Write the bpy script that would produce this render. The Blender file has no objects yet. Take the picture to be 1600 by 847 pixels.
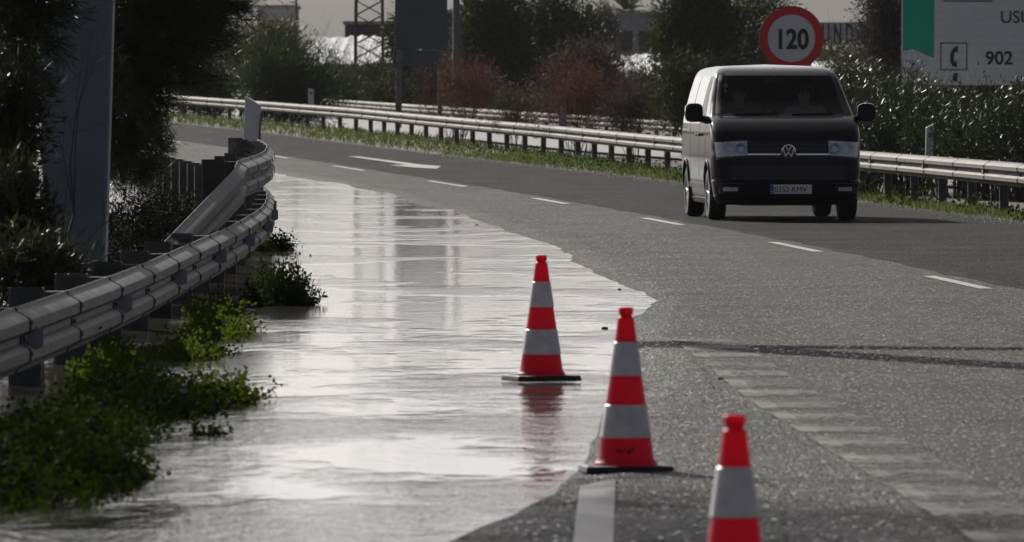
import bpy, bmesh, math, random
import numpy as np
from mathutils import Vector, Matrix

RNG = np.random.default_rng(7)
random.seed(7)
scene = bpy.context.scene
COL = scene.collection
FOC, HOR, CAMZ = 13333.0, 140.0, 1.683      # photo focal length in photo pixels, horizon row, eye height

def at(x, y, d):                             # a photo position at a known distance -> a point of the place
    return Vector(((x - 800) / FOC * d, d, CAMZ - (y - HOR) * d / FOC))

# ------------------------------------------------------------------ tagging
def tag(o, label=None, cat=None, group=None, kind=None):
    if label: o['label'] = label
    if cat: o['category'] = cat
    if group: o['group'] = group
    if kind: o['kind'] = kind
    return o

def empty(name, loc=(0, 0, 0), rz=0.0):
    o = bpy.data.objects.new(name, None)
    COL.objects.link(o); o.location = loc; o.rotation_euler = (0, 0, rz)
    o.empty_display_size = 0.2
    return o

def link(name, me, mat=None, parent=None, smooth=False):
    o = bpy.data.objects.new(name, me)
    COL.objects.link(o)
    if mat is not None:
        for m in (mat if isinstance(mat, (list, tuple)) else [mat]):
            me.materials.append(m)
    if parent is not None: o.parent = parent
    if smooth:
        me.polygons.foreach_set('use_smooth', np.ones(len(me.polygons), dtype=bool))
    return o

def np_mesh(name, V, F):
    """V (n,3), F (m,k) -> mesh"""
    V = np.asarray(V, dtype=np.float32); F = np.asarray(F, dtype=np.int32)
    me = bpy.data.meshes.new(name)
    k = F.shape[1]
    me.vertices.add(len(V)); me.vertices.foreach_set('co', V.ravel())
    me.loops.add(F.size); me.loops.foreach_set('vertex_index', F.ravel())
    me.polygons.add(len(F))
    me.polygons.foreach_set('loop_start', np.arange(0, F.size, k, dtype=np.int32))
    me.update(calc_edges=True)
    return me

class MB:
    """collects boxes, prisms, lathes and tubes into one mesh"""
    def __init__(s): s.V = []; s.F = []
    def add(s, vs, fs):
        b = len(s.V)
        s.V += [tuple(v) for v in vs]; s.F += [tuple(i + b for i in f) for f in fs]
        return s
    def box(s, c, size, rot=None):
        hx, hy, hz = size[0] / 2, size[1] / 2, size[2] / 2
        vs = [Vector((a * hx, b * hy, g * hz)) for a in (-1, 1) for b in (-1, 1) for g in (-1, 1)]
        if rot is not None: vs = [rot @ v for v in vs]
        vs = [v + Vector(c) for v in vs]
        return s.add(vs, [(0, 1, 3, 2), (4, 6, 7, 5), (0, 4, 5, 1), (2, 3, 7, 6), (0, 2, 6, 4), (1, 5, 7, 3)])
    def tube(s, p0, p1, r0, r1=None, n=8, caps=True):
        p0, p1 = Vector(p0), Vector(p1); r1 = r0 if r1 is None else r1
        d = (p1 - p0)
        if d.length < 1e-6: return s
        q = d.to_track_quat('Z', 'Y').to_matrix()
        vs = []
        for p, r in ((p0, r0), (p1, r1)):
            for i in range(n):
                a = 2 * math.pi * i / n
                vs.append(p + q @ Vector((r * math.cos(a), r * math.sin(a), 0)))
        fs = [(i, (i + 1) % n, n + (i + 1) % n, n + i) for i in range(n)]
        if caps: fs += [tuple(reversed(range(n))), tuple(range(n, 2 * n))]
        return s.add(vs, fs)
    def path(s, pts, r, n=8):
        for a, b in zip(pts[:-1], pts[1:]): s.tube(a, b, r, r, n)
        return s
    def lathe(s, prof, c=(0, 0, 0), n=32, axis='Z', cap=True):
        vs = []; c = Vector(c)
        for (r, h) in prof:
            for i in range(n):
                a = 2 * math.pi * i / n
                if axis == 'Z': v = Vector((r * math.cos(a), r * math.sin(a), h))
                elif axis == 'X': v = Vector((h, r * math.cos(a), r * math.sin(a)))
                else: v = Vector((r * math.sin(a), h, r * math.cos(a)))
                vs.append(c + v)
        fs = []
        for j in range(len(prof) - 1):
            for i in range(n):
                fs.append((j * n + i, j * n + (i + 1) % n, (j + 1) * n + (i + 1) % n, (j + 1) * n + i))
        if cap:
            fs.append(tuple(reversed(range(n)))); fs.append(tuple(range((len(prof) - 1) * n, len(prof) * n)))
        return s.add(vs, fs)
    def prism(s, poly, f0, f1):
        """poly list of 2D; f0/f1 map 2D -> 3D for the two faces"""
        n = len(poly)
        vs = [f0(p) for p in poly] + [f1(p) for p in poly]
        fs = [tuple(range(n)), tuple(reversed(range(n, 2 * n)))]
        fs += [(i, n + i, n + (i + 1) % n, (i + 1) % n) for i in range(n)]
        return s.add(vs, fs)
    def mesh(s, name):
        me = bpy.data.meshes.new(name); me.from_pydata([tuple(v) for v in s.V], [], s.F)
        bm = bmesh.new(); bm.from_mesh(me)
        bmesh.ops.recalc_face_normals(bm, faces=bm.faces)
        bm.to_mesh(me); bm.free(); me.update()
        return me
    def build(s, name, mat, parent=None, smooth=False, bevel=0.0):
        o = link(name, s.mesh(name), mat, parent)
        if smooth:
            o.data.polygons.foreach_set('use_smooth', np.ones(len(o.data.polygons), dtype=bool))
            o.data.set_sharp_from_angle(angle=math.radians(24))
        if bevel:
            m = o.modifiers.new('bevel', 'BEVEL'); m.width = bevel; m.segments = 2; m.limit_method = 'ANGLE'
        return o

# ------------------------------------------------------------------ materials
def newmat(name):
    m = bpy.data.materials.new(name); m.use_nodes = True
    nt = m.node_tree; nt.nodes.clear()
    out = nt.nodes.new('ShaderNodeOutputMaterial')
    return m, nt, out

def N(nt, t, **kw):
    n = nt.nodes.new(t)
    for k, v in kw.items(): setattr(n, k, v)
    return n

def noise(nt, scale, detail=4, rough=0.55, vec=None, dims='3D'):
    n = N(nt, 'ShaderNodeTexNoise'); n.inputs['Scale'].default_value = scale
    n.inputs['Detail'].default_value = detail; n.inputs['Roughness'].default_value = rough
    if vec is not None: nt.links.new(vec, n.inputs['Vector'])
    return n

def ramp(nt, fac, stops):
    r = N(nt, 'ShaderNodeValToRGB'); nt.links.new(fac, r.inputs['Fac'])
    el = r.color_ramp.elements
    while len(el) < len(stops): el.new(0.5)
    for e, (p, c) in zip(el, stops):
        e.position = p; e.color = (*c, 1) if len(c) == 3 else c
    return r

def basic(name, col, rough=0.5, metal=0.0, var=0.15, scale=6.0, bump=0.0, bscale=40.0, coat=0.0, spec=0.5):
    """a painted / metal / plastic surface with uneven colour and roughness"""
    m, nt, out = newmat(name)
    b = N(nt, 'ShaderNodeBsdfPrincipled')
    tc = N(nt, 'ShaderNodeTexCoord')
    n = noise(nt, scale, 5, 0.6, tc.outputs['Object'])
    lo = tuple(c * (1 - var) for c in col); hi = tuple(min(1, c * (1 + var)) for c in col)
    r = ramp(nt, n.outputs['Fac'], [(0.3, lo), (0.7, hi)])
    nt.links.new(r.outputs['Color'], b.inputs['Base Color'])
    mr = N(nt, 'ShaderNodeMapRange'); mr.inputs['To Min'].default_value = max(0.02, rough * 0.8); mr.inputs['To Max'].default_value = min(1, rough * 1.2)
    nt.links.new(n.outputs['Fac'], mr.inputs['Value']); nt.links.new(mr.outputs['Result'], b.inputs['Roughness'])
    b.inputs['Metallic'].default_value = metal
    b.inputs['Specular IOR Level'].default_value = spec
    b.inputs['Coat Weight'].default_value = coat; b.inputs['Coat Roughness'].default_value = 0.04
    if bump:
        n2 = noise(nt, bscale, 4, 0.6, tc.outputs['Object'])
        bp = N(nt, 'ShaderNodeBump'); bp.inputs['Strength'].default_value = bump; bp.inputs['Distance'].default_value = 0.01
        nt.links.new(n2.outputs['Fac'], bp.inputs['Height']); nt.links.new(bp.outputs['Normal'], b.inputs['Normal'])
    nt.links.new(b.outputs[0], out.inputs['Surface'])
    return m

def foliage(name, c1, c2, trans=0.35, rough=0.45, tcol=None, spec=0.5, c3=None):
    """leaves: each leaf its own tint, thin enough to let light through"""
    m, nt, out = newmat(name)
    g = N(nt, 'ShaderNodeNewGeometry')
    stops = [(0.0, c1), (1.0, c2)] if c3 is None else [(0.0, c1), (0.75, c2), (1.0, c3)]
    r = ramp(nt, g.outputs['Random Per Island'], stops)
    b = N(nt, 'ShaderNodeBsdfPrincipled'); b.inputs['Roughness'].default_value = rough
    b.inputs['Specular IOR Level'].default_value = spec
    nt.links.new(r.outputs['Color'], b.inputs['Base Color'])
    t = N(nt, 'ShaderNodeBsdfTranslucent')
    if tcol is None: nt.links.new(r.outputs['Color'], t.inputs['Color'])
    else: t.inputs['Color'].default_value = (*tcol, 1)
    mx = N(nt, 'ShaderNodeMixShader'); mx.inputs['Fac'].default_value = trans
    nt.links.new(b.outputs[0], mx.inputs[1]); nt.links.new(t.outputs[0], mx.inputs[2])
    nt.links.new(mx.outputs[0], out.inputs['Surface'])
    return m

def asphalt(name, base, speck, rough, wet=0.0, bstr=0.55, grain=85.0, stone=0.92, spec=0.06):
    """bitumen with pale and dark aggregate, wheel-track wear and stains"""
    m, nt, out = newmat(name)
    tc = N(nt, 'ShaderNodeTexCoord'); P = tc.outputs['Object']
    b = N(nt, 'ShaderNodeBsdfPrincipled')
    mg = N(nt, 'ShaderNodeMapping'); mg.inputs['Scale'].default_value = (1.0, 0.26, 1.0); nt.links.new(P, mg.inputs['Vector'])
    n1 = noise(nt, grain, 2, 0.7, mg.outputs['Vector'])
    v = N(nt, 'ShaderNodeTexVoronoi'); v.inputs['Scale'].default_value = grain * 0.8; nt.links.new(mg.outputs['Vector'], v.inputs['Vector'])
    mp = N(nt, 'ShaderNodeMapping'); mp.inputs['Scale'].default_value = (1.6, 0.05, 1); mp.inputs['Rotation'].default_value = (0, 0, 0.05); nt.links.new(P, mp.inputs['Vector'])
    n2 = noise(nt, 1.0, 5, 0.6, mp.outputs['Vector'])
    n3 = noise(nt, 0.5, 6, 0.65, P)
    r1 = ramp(nt, n1.outputs['Fac'], [(0.30, tuple(c * 0.35 for c in base)), (0.52, base), (0.74, speck)])
    sx = N(nt, 'ShaderNodeSeparateColor'); nt.links.new(v.outputs['Color'], sx.inputs[0])
    st = N(nt, 'ShaderNodeMath', operation='GREATER_THAN'); st.inputs[1].default_value = stone; nt.links.new(sx.outputs[0], st.inputs[0])
    ms = N(nt, 'ShaderNodeMix', data_type='RGBA'); nt.links.new(st.outputs[0], ms.inputs['Factor'])
    nt.links.new(r1.outputs['Color'], ms.inputs['A']); ms.inputs['B'].default_value = (*[min(.5, c * 2.0) for c in speck], 1)
    r2 = ramp(nt, n2.outputs['Fac'], [(0.3, (0.6, 0.6, 0.6)), (0.7, (1.3, 1.3, 1.3))])
    mu = N(nt, 'ShaderNodeMix', data_type='RGBA', blend_type='MULTIPLY'); mu.inputs['Factor'].default_value = 1
    nt.links.new(ms.outputs['Result'], mu.inputs['A']); nt.links.new(r2.outputs['Color'], mu.inputs['B'])
    r3 = ramp(nt, n3.outputs['Fac'], [(0.35, (0.8, 0.8, 0.8)), (0.65, (1.15, 1.14, 1.12))])
    mu2 = N(nt, 'ShaderNodeMix', data_type='RGBA', blend_type='MULTIPLY'); mu2.inputs['Factor'].default_value = 1
    nt.links.new(mu.outputs['Result'], mu2.inputs['A']); nt.links.new(r3.outputs['Color'], mu2.inputs['B'])
    nt.links.new(mu2.outputs['Result'], b.inputs['Base Color'])
    rr = N(nt, 'ShaderNodeMapRange'); rr.inputs['From Min'].default_value = 0.3; rr.inputs['From Max'].default_value = 0.7
    rr.inputs['To Min'].default_value = rough - 0.1; rr.inputs['To Max'].default_value = rough + 0.12
    nt.links.new(n3.outputs['Fac'], rr.inputs['Value'])
    rs = N(nt, 'ShaderNodeMix', data_type='FLOAT'); nt.links.new(st.outputs[0], rs.inputs['Factor']); nt.links.new(rr.outputs['Result'], rs.inputs[2]); rs.inputs[3].default_value = 0.22
    nt.links.new(rs.outputs[0], b.inputs['Roughness'])
    b.inputs['Specular IOR Level'].default_value = spec
    # stones lie at their own small tilt and glint
    cv = N(nt, 'ShaderNodeVectorMath', operation='SUBTRACT'); nt.links.new(v.outputs['Color'], cv.inputs[0]); cv.inputs[1].default_value = (0.5, 0.5, 0.5)
    cs = N(nt, 'ShaderNodeVectorMath', operation='MULTIPLY'); nt.links.new(cv.outputs[0], cs.inputs[0]); cs.inputs[1].default_value = (0.5, 0.5, 0.0)
    ad = N(nt, 'ShaderNodeMath', operation='SUBTRACT'); nt.links.new(n1.outputs['Fac'], ad.inputs[0]); nt.links.new(v.outputs['Distance'], ad.inputs[1])
    bp = N(nt, 'ShaderNodeBump'); bp.inputs['Strength'].default_value = bstr; bp.inputs['Distance'].default_value = 0.012
    nt.links.new(ad.outputs[0], bp.inputs['Height']); ca = N(nt, 'ShaderNodeVectorMath', operation='ADD'); nt.links.new(bp.outputs['Normal'], ca.inputs[0]); nt.links.new(cs.outputs[0], ca.inputs[1])
    cn = N(nt, 'ShaderNodeVectorMath', operation='NORMALIZE'); nt.links.new(ca.outputs[0], cn.inputs[0]); nt.links.new(cn.outputs[0], b.inputs['Normal'])
    nt.links.new(b.outputs[0], out.inputs['Surface'])
    return m

def emissive_free_glass(name, tint, refl=1.0, rough=0.0):
    m, nt, out = newmat(name)
    tr = N(nt, 'ShaderNodeBsdfTransparent'); tr.inputs['Color'].default_value = (*tint, 1)
    gl = N(nt, 'ShaderNodeBsdfGlossy'); gl.inputs['Roughness'].default_value = rough; gl.inputs['Color'].default_value = (refl, refl, refl, 1)
    lw = N(nt, 'ShaderNodeLayerWeight'); lw.inputs['Blend'].default_value = 0.5          # Schlick, the same on both faces of the pane
    pw = N(nt, 'ShaderNodeMath', operation='POWER'); pw.inputs[1].default_value = 5.0; nt.links.new(lw.outputs['Facing'], pw.inputs[0])
    fr = N(nt, 'ShaderNodeMath', operation='MULTIPLY_ADD'); fr.inputs[1].default_value = 0.95; fr.inputs[2].default_value = 0.04; nt.links.new(pw.outputs[0], fr.inputs[0])
    mx = N(nt, 'ShaderNodeMixShader'); nt.links.new(fr.outputs[0], mx.inputs['Fac'])
    nt.links.new(tr.outputs[0], mx.inputs[1]); nt.links.new(gl.outputs[0], mx.inputs[2])
    nt.links.new(mx.outputs[0], out.inputs['Surface'])
    return m

def plastic_translucent(name, col, trans, rough=0.4, tcol=None, var=0.1, scale=9.0):
    m, nt, out = newmat(name)
    tc = N(nt, 'ShaderNodeTexCoord')
    n = noise(nt, scale, 5, 0.6, tc.outputs['Object'])
    r = ramp(nt, n.outputs['Fac'], [(0.3, tuple(c * (1 - var) for c in col)), (0.7, tuple(min(1, c * (1 + var)) for c in col))])
    b = N(nt, 'ShaderNodeBsdfPrincipled'); b.inputs['Roughness'].default_value = rough
    nt.links.new(r.outputs['Color'], b.inputs['Base Color'])
    t = N(nt, 'ShaderNodeBsdfTranslucent'); t.inputs['Color'].default_value = (*(tcol or col), 1)
    mx = N(nt, 'ShaderNodeMixShader'); mx.inputs['Fac'].default_value = trans
    nt.links.new(b.outputs[0], mx.inputs[1]); nt.links.new(t.outputs[0], mx.inputs[2])
    nt.links.new(mx.outputs[0], out.inputs['Surface'])
    return m

M = {}
M['road'] = asphalt('worn_grey_asphalt', (0.025, 0.0246, 0.0242), (0.078, 0.0763, 0.0745), 0.68)
M['shoulder'] = asphalt('coarse_dark_shoulder', (0.022, 0.022, 0.022), (0.085, 0.084, 0.082), 0.55, grain=70, stone=.955, bstr=.55)
M['lane'] = asphalt('dark_new_asphalt', (0.013, 0.013, 0.014), (0.030, 0.030, 0.030), 0.8, grain=100, stone=.97, bstr=.9, spec=0.03)
M['seam'] = basic('tar_seam', (0.006, 0.006, 0.006), 0.9, var=0.3, scale=3, spec=0.05)
M['galv'] = basic('galvanised_steel', (0.125, 0.12, 0.112), 0.72, 0.1, 0.3, 2.2, 0.08, 14, spec=0.15)
M['galv_dull'] = basic('weathered_galvanised_steel', (0.20, 0.195, 0.185), 0.55, 0.1, 0.4, 2.5, 0.1, 14, spec=0.25)
M['post'] = basic('dull_post_steel', (0.07, 0.073, 0.08), 0.6, 0.2, 0.35, 5)
M['reflector'] = basic('guardrail_reflector', (0.34, 0.35, 0.40), 0.3, 0.0, 0.1, 9)
M['amber'] = basic('amber_reflector', (0.32, 0.10, 0.02), 0.3, 0.0, 0.15, 9)
M['bolt'] = basic('rusty_bolt', (0.05, 0.045, 0.04), 0.6, 0.3, 0.3, 30)
M['column'] = basic('blue_grey_column_paint', (0.145, 0.172, 0.225), 0.5, 0.0, 0.2, 1.4, 0.03, 6)
M['signback'] = basic('bare_aluminium_sign_back', (0.10, 0.115, 0.14), 0.55, 0.0, 0.15, 1.2)
M['white_plastic'] = basic('white_delineator_plastic', (0.72, 0.74, 0.76), 0.45, 0, 0.06, 8)
M['black_plastic'] = basic('black_plastic', (0.012, 0.012, 0.013), 0.45, 0, 0.2, 12)
M['rubber'] = basic('cone_base_rubber', (0.014, 0.014, 0.016), 0.6, 0, 0.3, 15, 0.2, 60)
M['tyre'] = basic('tyre_rubber', (0.016, 0.016, 0.017), 0.75, 0, 0.3, 14)
M['rim'] = basic('alloy_rim', (0.5, 0.5, 0.52), 0.28, 0.9, 0.1, 10)
M['paint'] = basic('dark_plum_metallic_paint', (0.018, 0.012, 0.021), 0.12, 0.0, 0.15, 2.0, coat=0.06, spec=0.1)
M['chrome'] = basic('chrome', (0.75, 0.75, 0.77), 0.12, 1.0, 0.05, 10)
M['sign_white'] = basic('sign_white', (0.64, 0.66, 0.70), 0.5, 0, 0.06, 1.5)
M['sign_red'] = basic('sign_red', (0.66, 0.014, 0.03), 0.45, 0, 0.08, 2)
M['sign_black'] = basic('sign_black', (0.012, 0.013, 0.018), 0.5, 0, 0.1, 5)
M['sign_green'] = basic('sign_green', (0.0, 0.40, 0.25), 0.5, 0, 0.08, 2)
M['cone_red'] = plastic_translucent('fluorescent_red_cone_plastic', (0.68, 0.014, 0.07), 0.46, 0.38, (0.9, 0.02, 0.09), .22, 5)
M['cone_band'] = plastic_translucent('reflective_cone_sleeve', (0.90, 0.84, 0.94), 0.05, 0.35, (0.7, 0.65, 0.7), 0.2, 11)
M['soil'] = basic('damp_soil', (0.032, 0.026, 0.018), 0.9, 0, 0.45, 1.5, 0.5, 9)
M['bark'] = basic('dark_bark', (0.05, 0.04, 0.032), 0.85, 0, 0.35, 9, 0.4, 30)
M['twig'] = basic('grey_brown_twigs', (0.06, 0.048, 0.042), 0.8, 0, 0.35, 3)
M['red_twig'] = basic('reddish_twigs', (0.07, 0.036, 0.030), 0.8, 0, 0.35, 3)
M['paint_white'] = basic('worn_road_paint', (0.33, 0.33, 0.32), 0.5, 0, 0.3, 5, 0.2, 50)
M['skin'] = basic('skin', (0.42, 0.25, 0.18), 0.5, 0, 0.08, 8)
M['hair'] = basic('dark_hair', (0.025, 0.018, 0.014), 0.5, 0, 0.2, 20)
M['shirt_light'] = basic('pale_grey_shirt', (0.35, 0.35, 0.37), 0.8, 0, 0.12, 8)
M['shirt_dark'] = basic('dark_top', (0.05, 0.045, 0.05), 0.8, 0, 0.12, 8)
M['interior'] = basic('dark_interior_trim', (0.045, 0.045, 0.048), 0.6, 0, 0.2, 8)
M['plate'] = basic('plate_white', (0.92, 0.92, 0.88), 0.35, 0, 0.04, 8)
M['plate_blue'] = basic('plate_blue', (0.03, 0.10, 0.42), 0.35, 0, 0.04, 8)
M['lamp_inner'] = basic('lamp_reflector', (0.92, 0.92, 0.93), 0.2, 0.0, 0.3, 22)
M['lamp_blue'] = basic('lamp_bulb_blue', (0.42, 0.55, 0.78), 0.15, 0.2, 0.2, 16)
M['orange'] = basic('indicator_orange', (0.5, 0.2, 0.03), 0.25, 0, 0.1, 10)
M['glass'] = emissive_free_glass('windscreen_glass', (0.8, 0.82, 0.84), 0.35)
M['glass_dark'] = emissive_free_glass('privacy_glass', (0.3, 0.31, 0.33), 0.9)
M['lamp_glass'] = emissive_free_glass('lamp_cover', (0.97, 0.98, 1.0), 0.9)
M['mirror'] = basic('mirror_glass', (0.6, 0.6, 0.62), 0.03, 1.0, 0.02, 4)
M['render_white'] = basic('white_rendered_wall', (0.55, 0.55, 0.54), 0.8, 0, 0.1, 0.4)
M['render_grey'] = basic('pale_grey_cladding', (0.42, 0.43, 0.45), 0.7, 0, 0.12, 0.3)
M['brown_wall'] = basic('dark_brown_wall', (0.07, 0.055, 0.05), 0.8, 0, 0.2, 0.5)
M['window'] = basic('dark_window_glass', (0.03, 0.035, 0.04), 0.1, 0, 0.1, 1)
M['tunnel'] = plastic_translucent('greenhouse_plastic_sheet', (0.88, 0.88, 0.86), 0.12, 0.2, None, 0.25, 0.5)
M['navy'] = basic('navy_lettering', (0.03, 0.035, 0.07), 0.5, 0, 0.1, 3)
M['pink'] = basic('magenta_panel', (0.28, 0.02, 0.12), 0.5, 0, 0.1, 1)
M['hill'] = basic('scrubby_hillside', (0.06, 0.059, 0.056), 0.95, 0, 0.3, 0.012)
M['opp_road'] = basic('pale_worn_road', (0.24, 0.24, 0.235), 0.45, 0, 0.18, 0.4, 0.15, 30)
M['gravel'] = basic('gravel_grit', (0.10, 0.097, 0.092), 0.8, 0, 0.5, 14)
M['debris'] = basic('wet_dark_debris', (0.02, 0.017, 0.014), 0.4, 0, 0.3, 10)
# leaves
M['pine'] = foliage('pine_needles', (0.012, 0.022, 0.008), (0.04, 0.06, 0.02), 0.2, 0.45, spec=0.35)
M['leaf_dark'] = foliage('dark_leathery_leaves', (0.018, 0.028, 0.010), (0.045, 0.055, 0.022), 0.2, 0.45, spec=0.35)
M['leaf_shade'] = foliage('dull_shaded_undergrowth_leaves', (0.010, 0.013, 0.006), (0.026, 0.028, 0.013), 0.15, 0.8, spec=0.06)  # darker copy of the leathery leaves, undergrowth shade put into its colour
M['oleander'] = foliage('oleander_leaves', (0.018, 0.036, 0.014), (0.045, 0.065, 0.028), 0.22, 0.45, spec=0.35)
M['feather'] = foliage('feathery_green_foliage', (0.017, 0.034, 0.011), (0.038, 0.065, 0.02), 0.35, 0.7, spec=0.15)
M['tree_green'] = foliage('dull_green_tree_leaves', (0.018, 0.03, 0.011), (0.05, 0.066, 0.024), 0.3, 0.7, spec=0.12)
M['tree_olive'] = foliage('olive_brown_leaves', (0.045, 0.05, 0.018), (0.09, 0.085, 0.03), 0.35, 0.6)
M['russet'] = foliage('russet_twig_leaves', (0.065, 0.026, 0.02), (0.12, 0.05, 0.036), 0.35, 0.8, c3=(0.06, 0.055, 0.025), spec=0.2)
M['purple_grey'] = foliage('purplish_dry_leaves', (0.035, 0.03, 0.03), (0.07, 0.055, 0.052), 0.3, 0.8)
M['weed'] = foliage('shaded_weed_leaves', (0.005, 0.010, 0.003), (0.012, 0.022, 0.005), 0.34, 0.8, spec=0.03, tcol=(0.024, 0.042, 0.005))  # leaf colour lowered to carry the shade of barrier and trees
M['weed_bright'] = foliage('bright_weed_leaves', (0.014, 0.030, 0.005), (0.04, 0.07, 0.010), 0.45, 0.8, spec=0.04, tcol=(0.075, 0.11, 0.010))  # brighter copy of the weed colour for the fringe clumps
M['grass'] = foliage('verge_grass', (0.035, 0.06, 0.012), (0.085, 0.12, 0.028), 0.5, 0.7, c3=(0.16, 0.14, 0.06), spec=0.2)
M['palm'] = foliage('palm_fronds', (0.04, 0.07, 0.02), (0.09, 0.12, 0.035), 0.4, 0.5)

def water_mat():
    m, nt, out = newmat('flood_water')
    tc = N(nt, 'ShaderNodeTexCoord'); P = tc.outputs['Object']
    b = N(nt, 'ShaderNodeBsdfPrincipled')
    n0 = noise(nt, 0.4, 3, 0.5, P)
    r = ramp(nt, n0.outputs['Fac'], [(0.3, (0.05, 0.046, 0.040)), (0.7, (0.075, 0.068, 0.058))])
    nt.links.new(r.outputs['Color'], b.inputs['Base Color'])
    b.inputs['Roughness'].default_value = 0.07; b.inputs['IOR'].default_value = 1.33
    # ripples: long wind ripples plus fine chop, stronger in gusty patches
    mp = N(nt, 'ShaderNodeMapping'); mp.inputs['Scale'].default_value = (1.0, 0.55, 1.0); nt.links.new(P, mp.inputs['Vector'])
    a = noise(nt, 3.2, 4, 0.55, mp.outputs['Vector'])
    c = noise(nt, 13.0, 3, 0.6, mp.outputs['Vector'])
    mp2 = N(nt, 'ShaderNodeMapping'); mp2.inputs['Scale'].default_value = (0.55, 0.22, 1.0); nt.links.new(P, mp2.inputs['Vector'])
    g = noise(nt, 1.0, 4, 0.6, mp2.outputs['Vector'])
    gr = N(nt, 'ShaderNodeMapRange'); gr.inputs['From Min'].default_value = 0.47; gr.inputs['From Max'].default_value = 0.64
    gr.inputs['To Min'].default_value = 0.17; gr.inputs['To Max'].default_value = 1.9
    nt.links.new(g.outputs['Fac'], gr.inputs['Value'])
    sp_ = N(nt, 'ShaderNodeSeparateXYZ'); nt.links.new(P, sp_.inputs[0])
    wy = N(nt, 'ShaderNodeMapRange'); wy.inputs['From Min'].default_value = 38; wy.inputs['From Max'].default_value = 60; wy.inputs['To Min'].default_value = 0.085; wy.inputs['To Max'].default_value = -0.035
    nt.links.new(sp_.outputs['Y'], wy.inputs['Value'])
    ga = N(nt, 'ShaderNodeMath', operation='ADD'); nt.links.new(g.outputs['Fac'], ga.inputs[0]); nt.links.new(wy.outputs[0], ga.inputs[1]); nt.links.new(ga.outputs[0], gr.inputs['Value'])
    m1 = N(nt, 'ShaderNodeMath', operation='MULTIPLY'); m1.inputs[1].default_value = 0.42; nt.links.new(c.outputs['Fac'], m1.inputs[0])
    m0 = N(nt, 'ShaderNodeMath', operation='MULTIPLY'); m0.inputs[1].default_value = 0.62; nt.links.new(a.outputs['Fac'], m0.inputs[0])
    m2 = N(nt, 'ShaderNodeMath', operation='ADD'); nt.links.new(m0.outputs[0], m2.inputs[0]); nt.links.new(m1.outputs[0], m2.inputs[1])
    m3 = N(nt, 'ShaderNodeMath', operation='MULTIPLY'); nt.links.new(m2.outputs[0], m3.inputs[0]); nt.links.new(gr.outputs['Result'], m3.inputs[1])
    bp = N(nt, 'ShaderNodeBump'); bp.inputs['Strength'].default_value = 1.0; bp.inputs['Distance'].default_value = 0.02
    nt.links.new(m3.outputs[0], bp.inputs['Height']); nt.links.new(bp.outputs['Normal'], b.inputs['Normal'])
    nt.links.new(b.outputs[0], out.inputs['Surface'])
    return m
M['water'] = water_mat()

# ------------------------------------------------------------------ lie of the land
def ip(poly, d): return np.interp(d, [p[0] for p in poly], [p[1] for p in poly])
def smooth_line(pts, n=400):
    """natural-looking curve through (d, x) points: interpolate then blur"""
    d = np.linspace(pts[0][0], pts[-1][0], n); x = ip(pts, d)
    k = np.ones(15) / 15
    xp = np.concatenate([x[0] + (x[0] - x[1:8][::-1]), x, x[-1] + (x[-1] - x[-8:-1][::-1])])
    return list(zip(d, np.convolve(xp, k, 'valid')))
RAIL_R = smooth_line([(60, 8.9), (90, 7.62), (110, 6.6), (132, 5.45), (166, 3.24), (195, .88), (218, -1.6), (245, -4.5), (270, -8.1), (290, -11.3), (320, -17), (350, -23.5)])
LANE = smooth_line([(20, 6.1), (60, 4.5), (74.3, 3.79), (91.2, 2.94), (108.9, 1.80), (129, .445), (152, -1.25), (174, -3.3), (196, -5.5), (222, -8.5), (250, -12.2), (290, -18.2), (320, -23.5), (350, -29.5)])
RAIL_L = smooth_line([(28, -3.05), (43.8, -2.63), (54, -2.43), (64, -2.40), (71, -2.36), (83, -2.42), (95, -2.72), (107, -3.2), (120, -3.95), (132, -4.75), (151, -6.2), (175, -8.5), (195, -11.2), (215, -14.2)], 300)
RAIL_F = smooth_line([(215, 7.6), (240, 4.9), (290, -.6), (350, -6.9), (380, -10.2), (420, -15)])
EDGE = [(p[0], p[1] - float(np.interp(p[0], [60, 107, 126, 160, 195, 245, 350], [.35, .40, .6, 1.35, 2.2, 2.5, 2.5]))) for p in RAIL_R]

def zfar(d):
    d = np.asarray(d, dtype=float)
    t = np.clip((d - 150) / 140, 0, 1.0)
    return 0.75 * t ** 1.5 + np.clip(d - 290, 0, 60) * 0.008
def zopp(d): return np.clip(0.0044 * (np.asarray(d, dtype=float) - 231), -0.05, 1.2)

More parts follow.
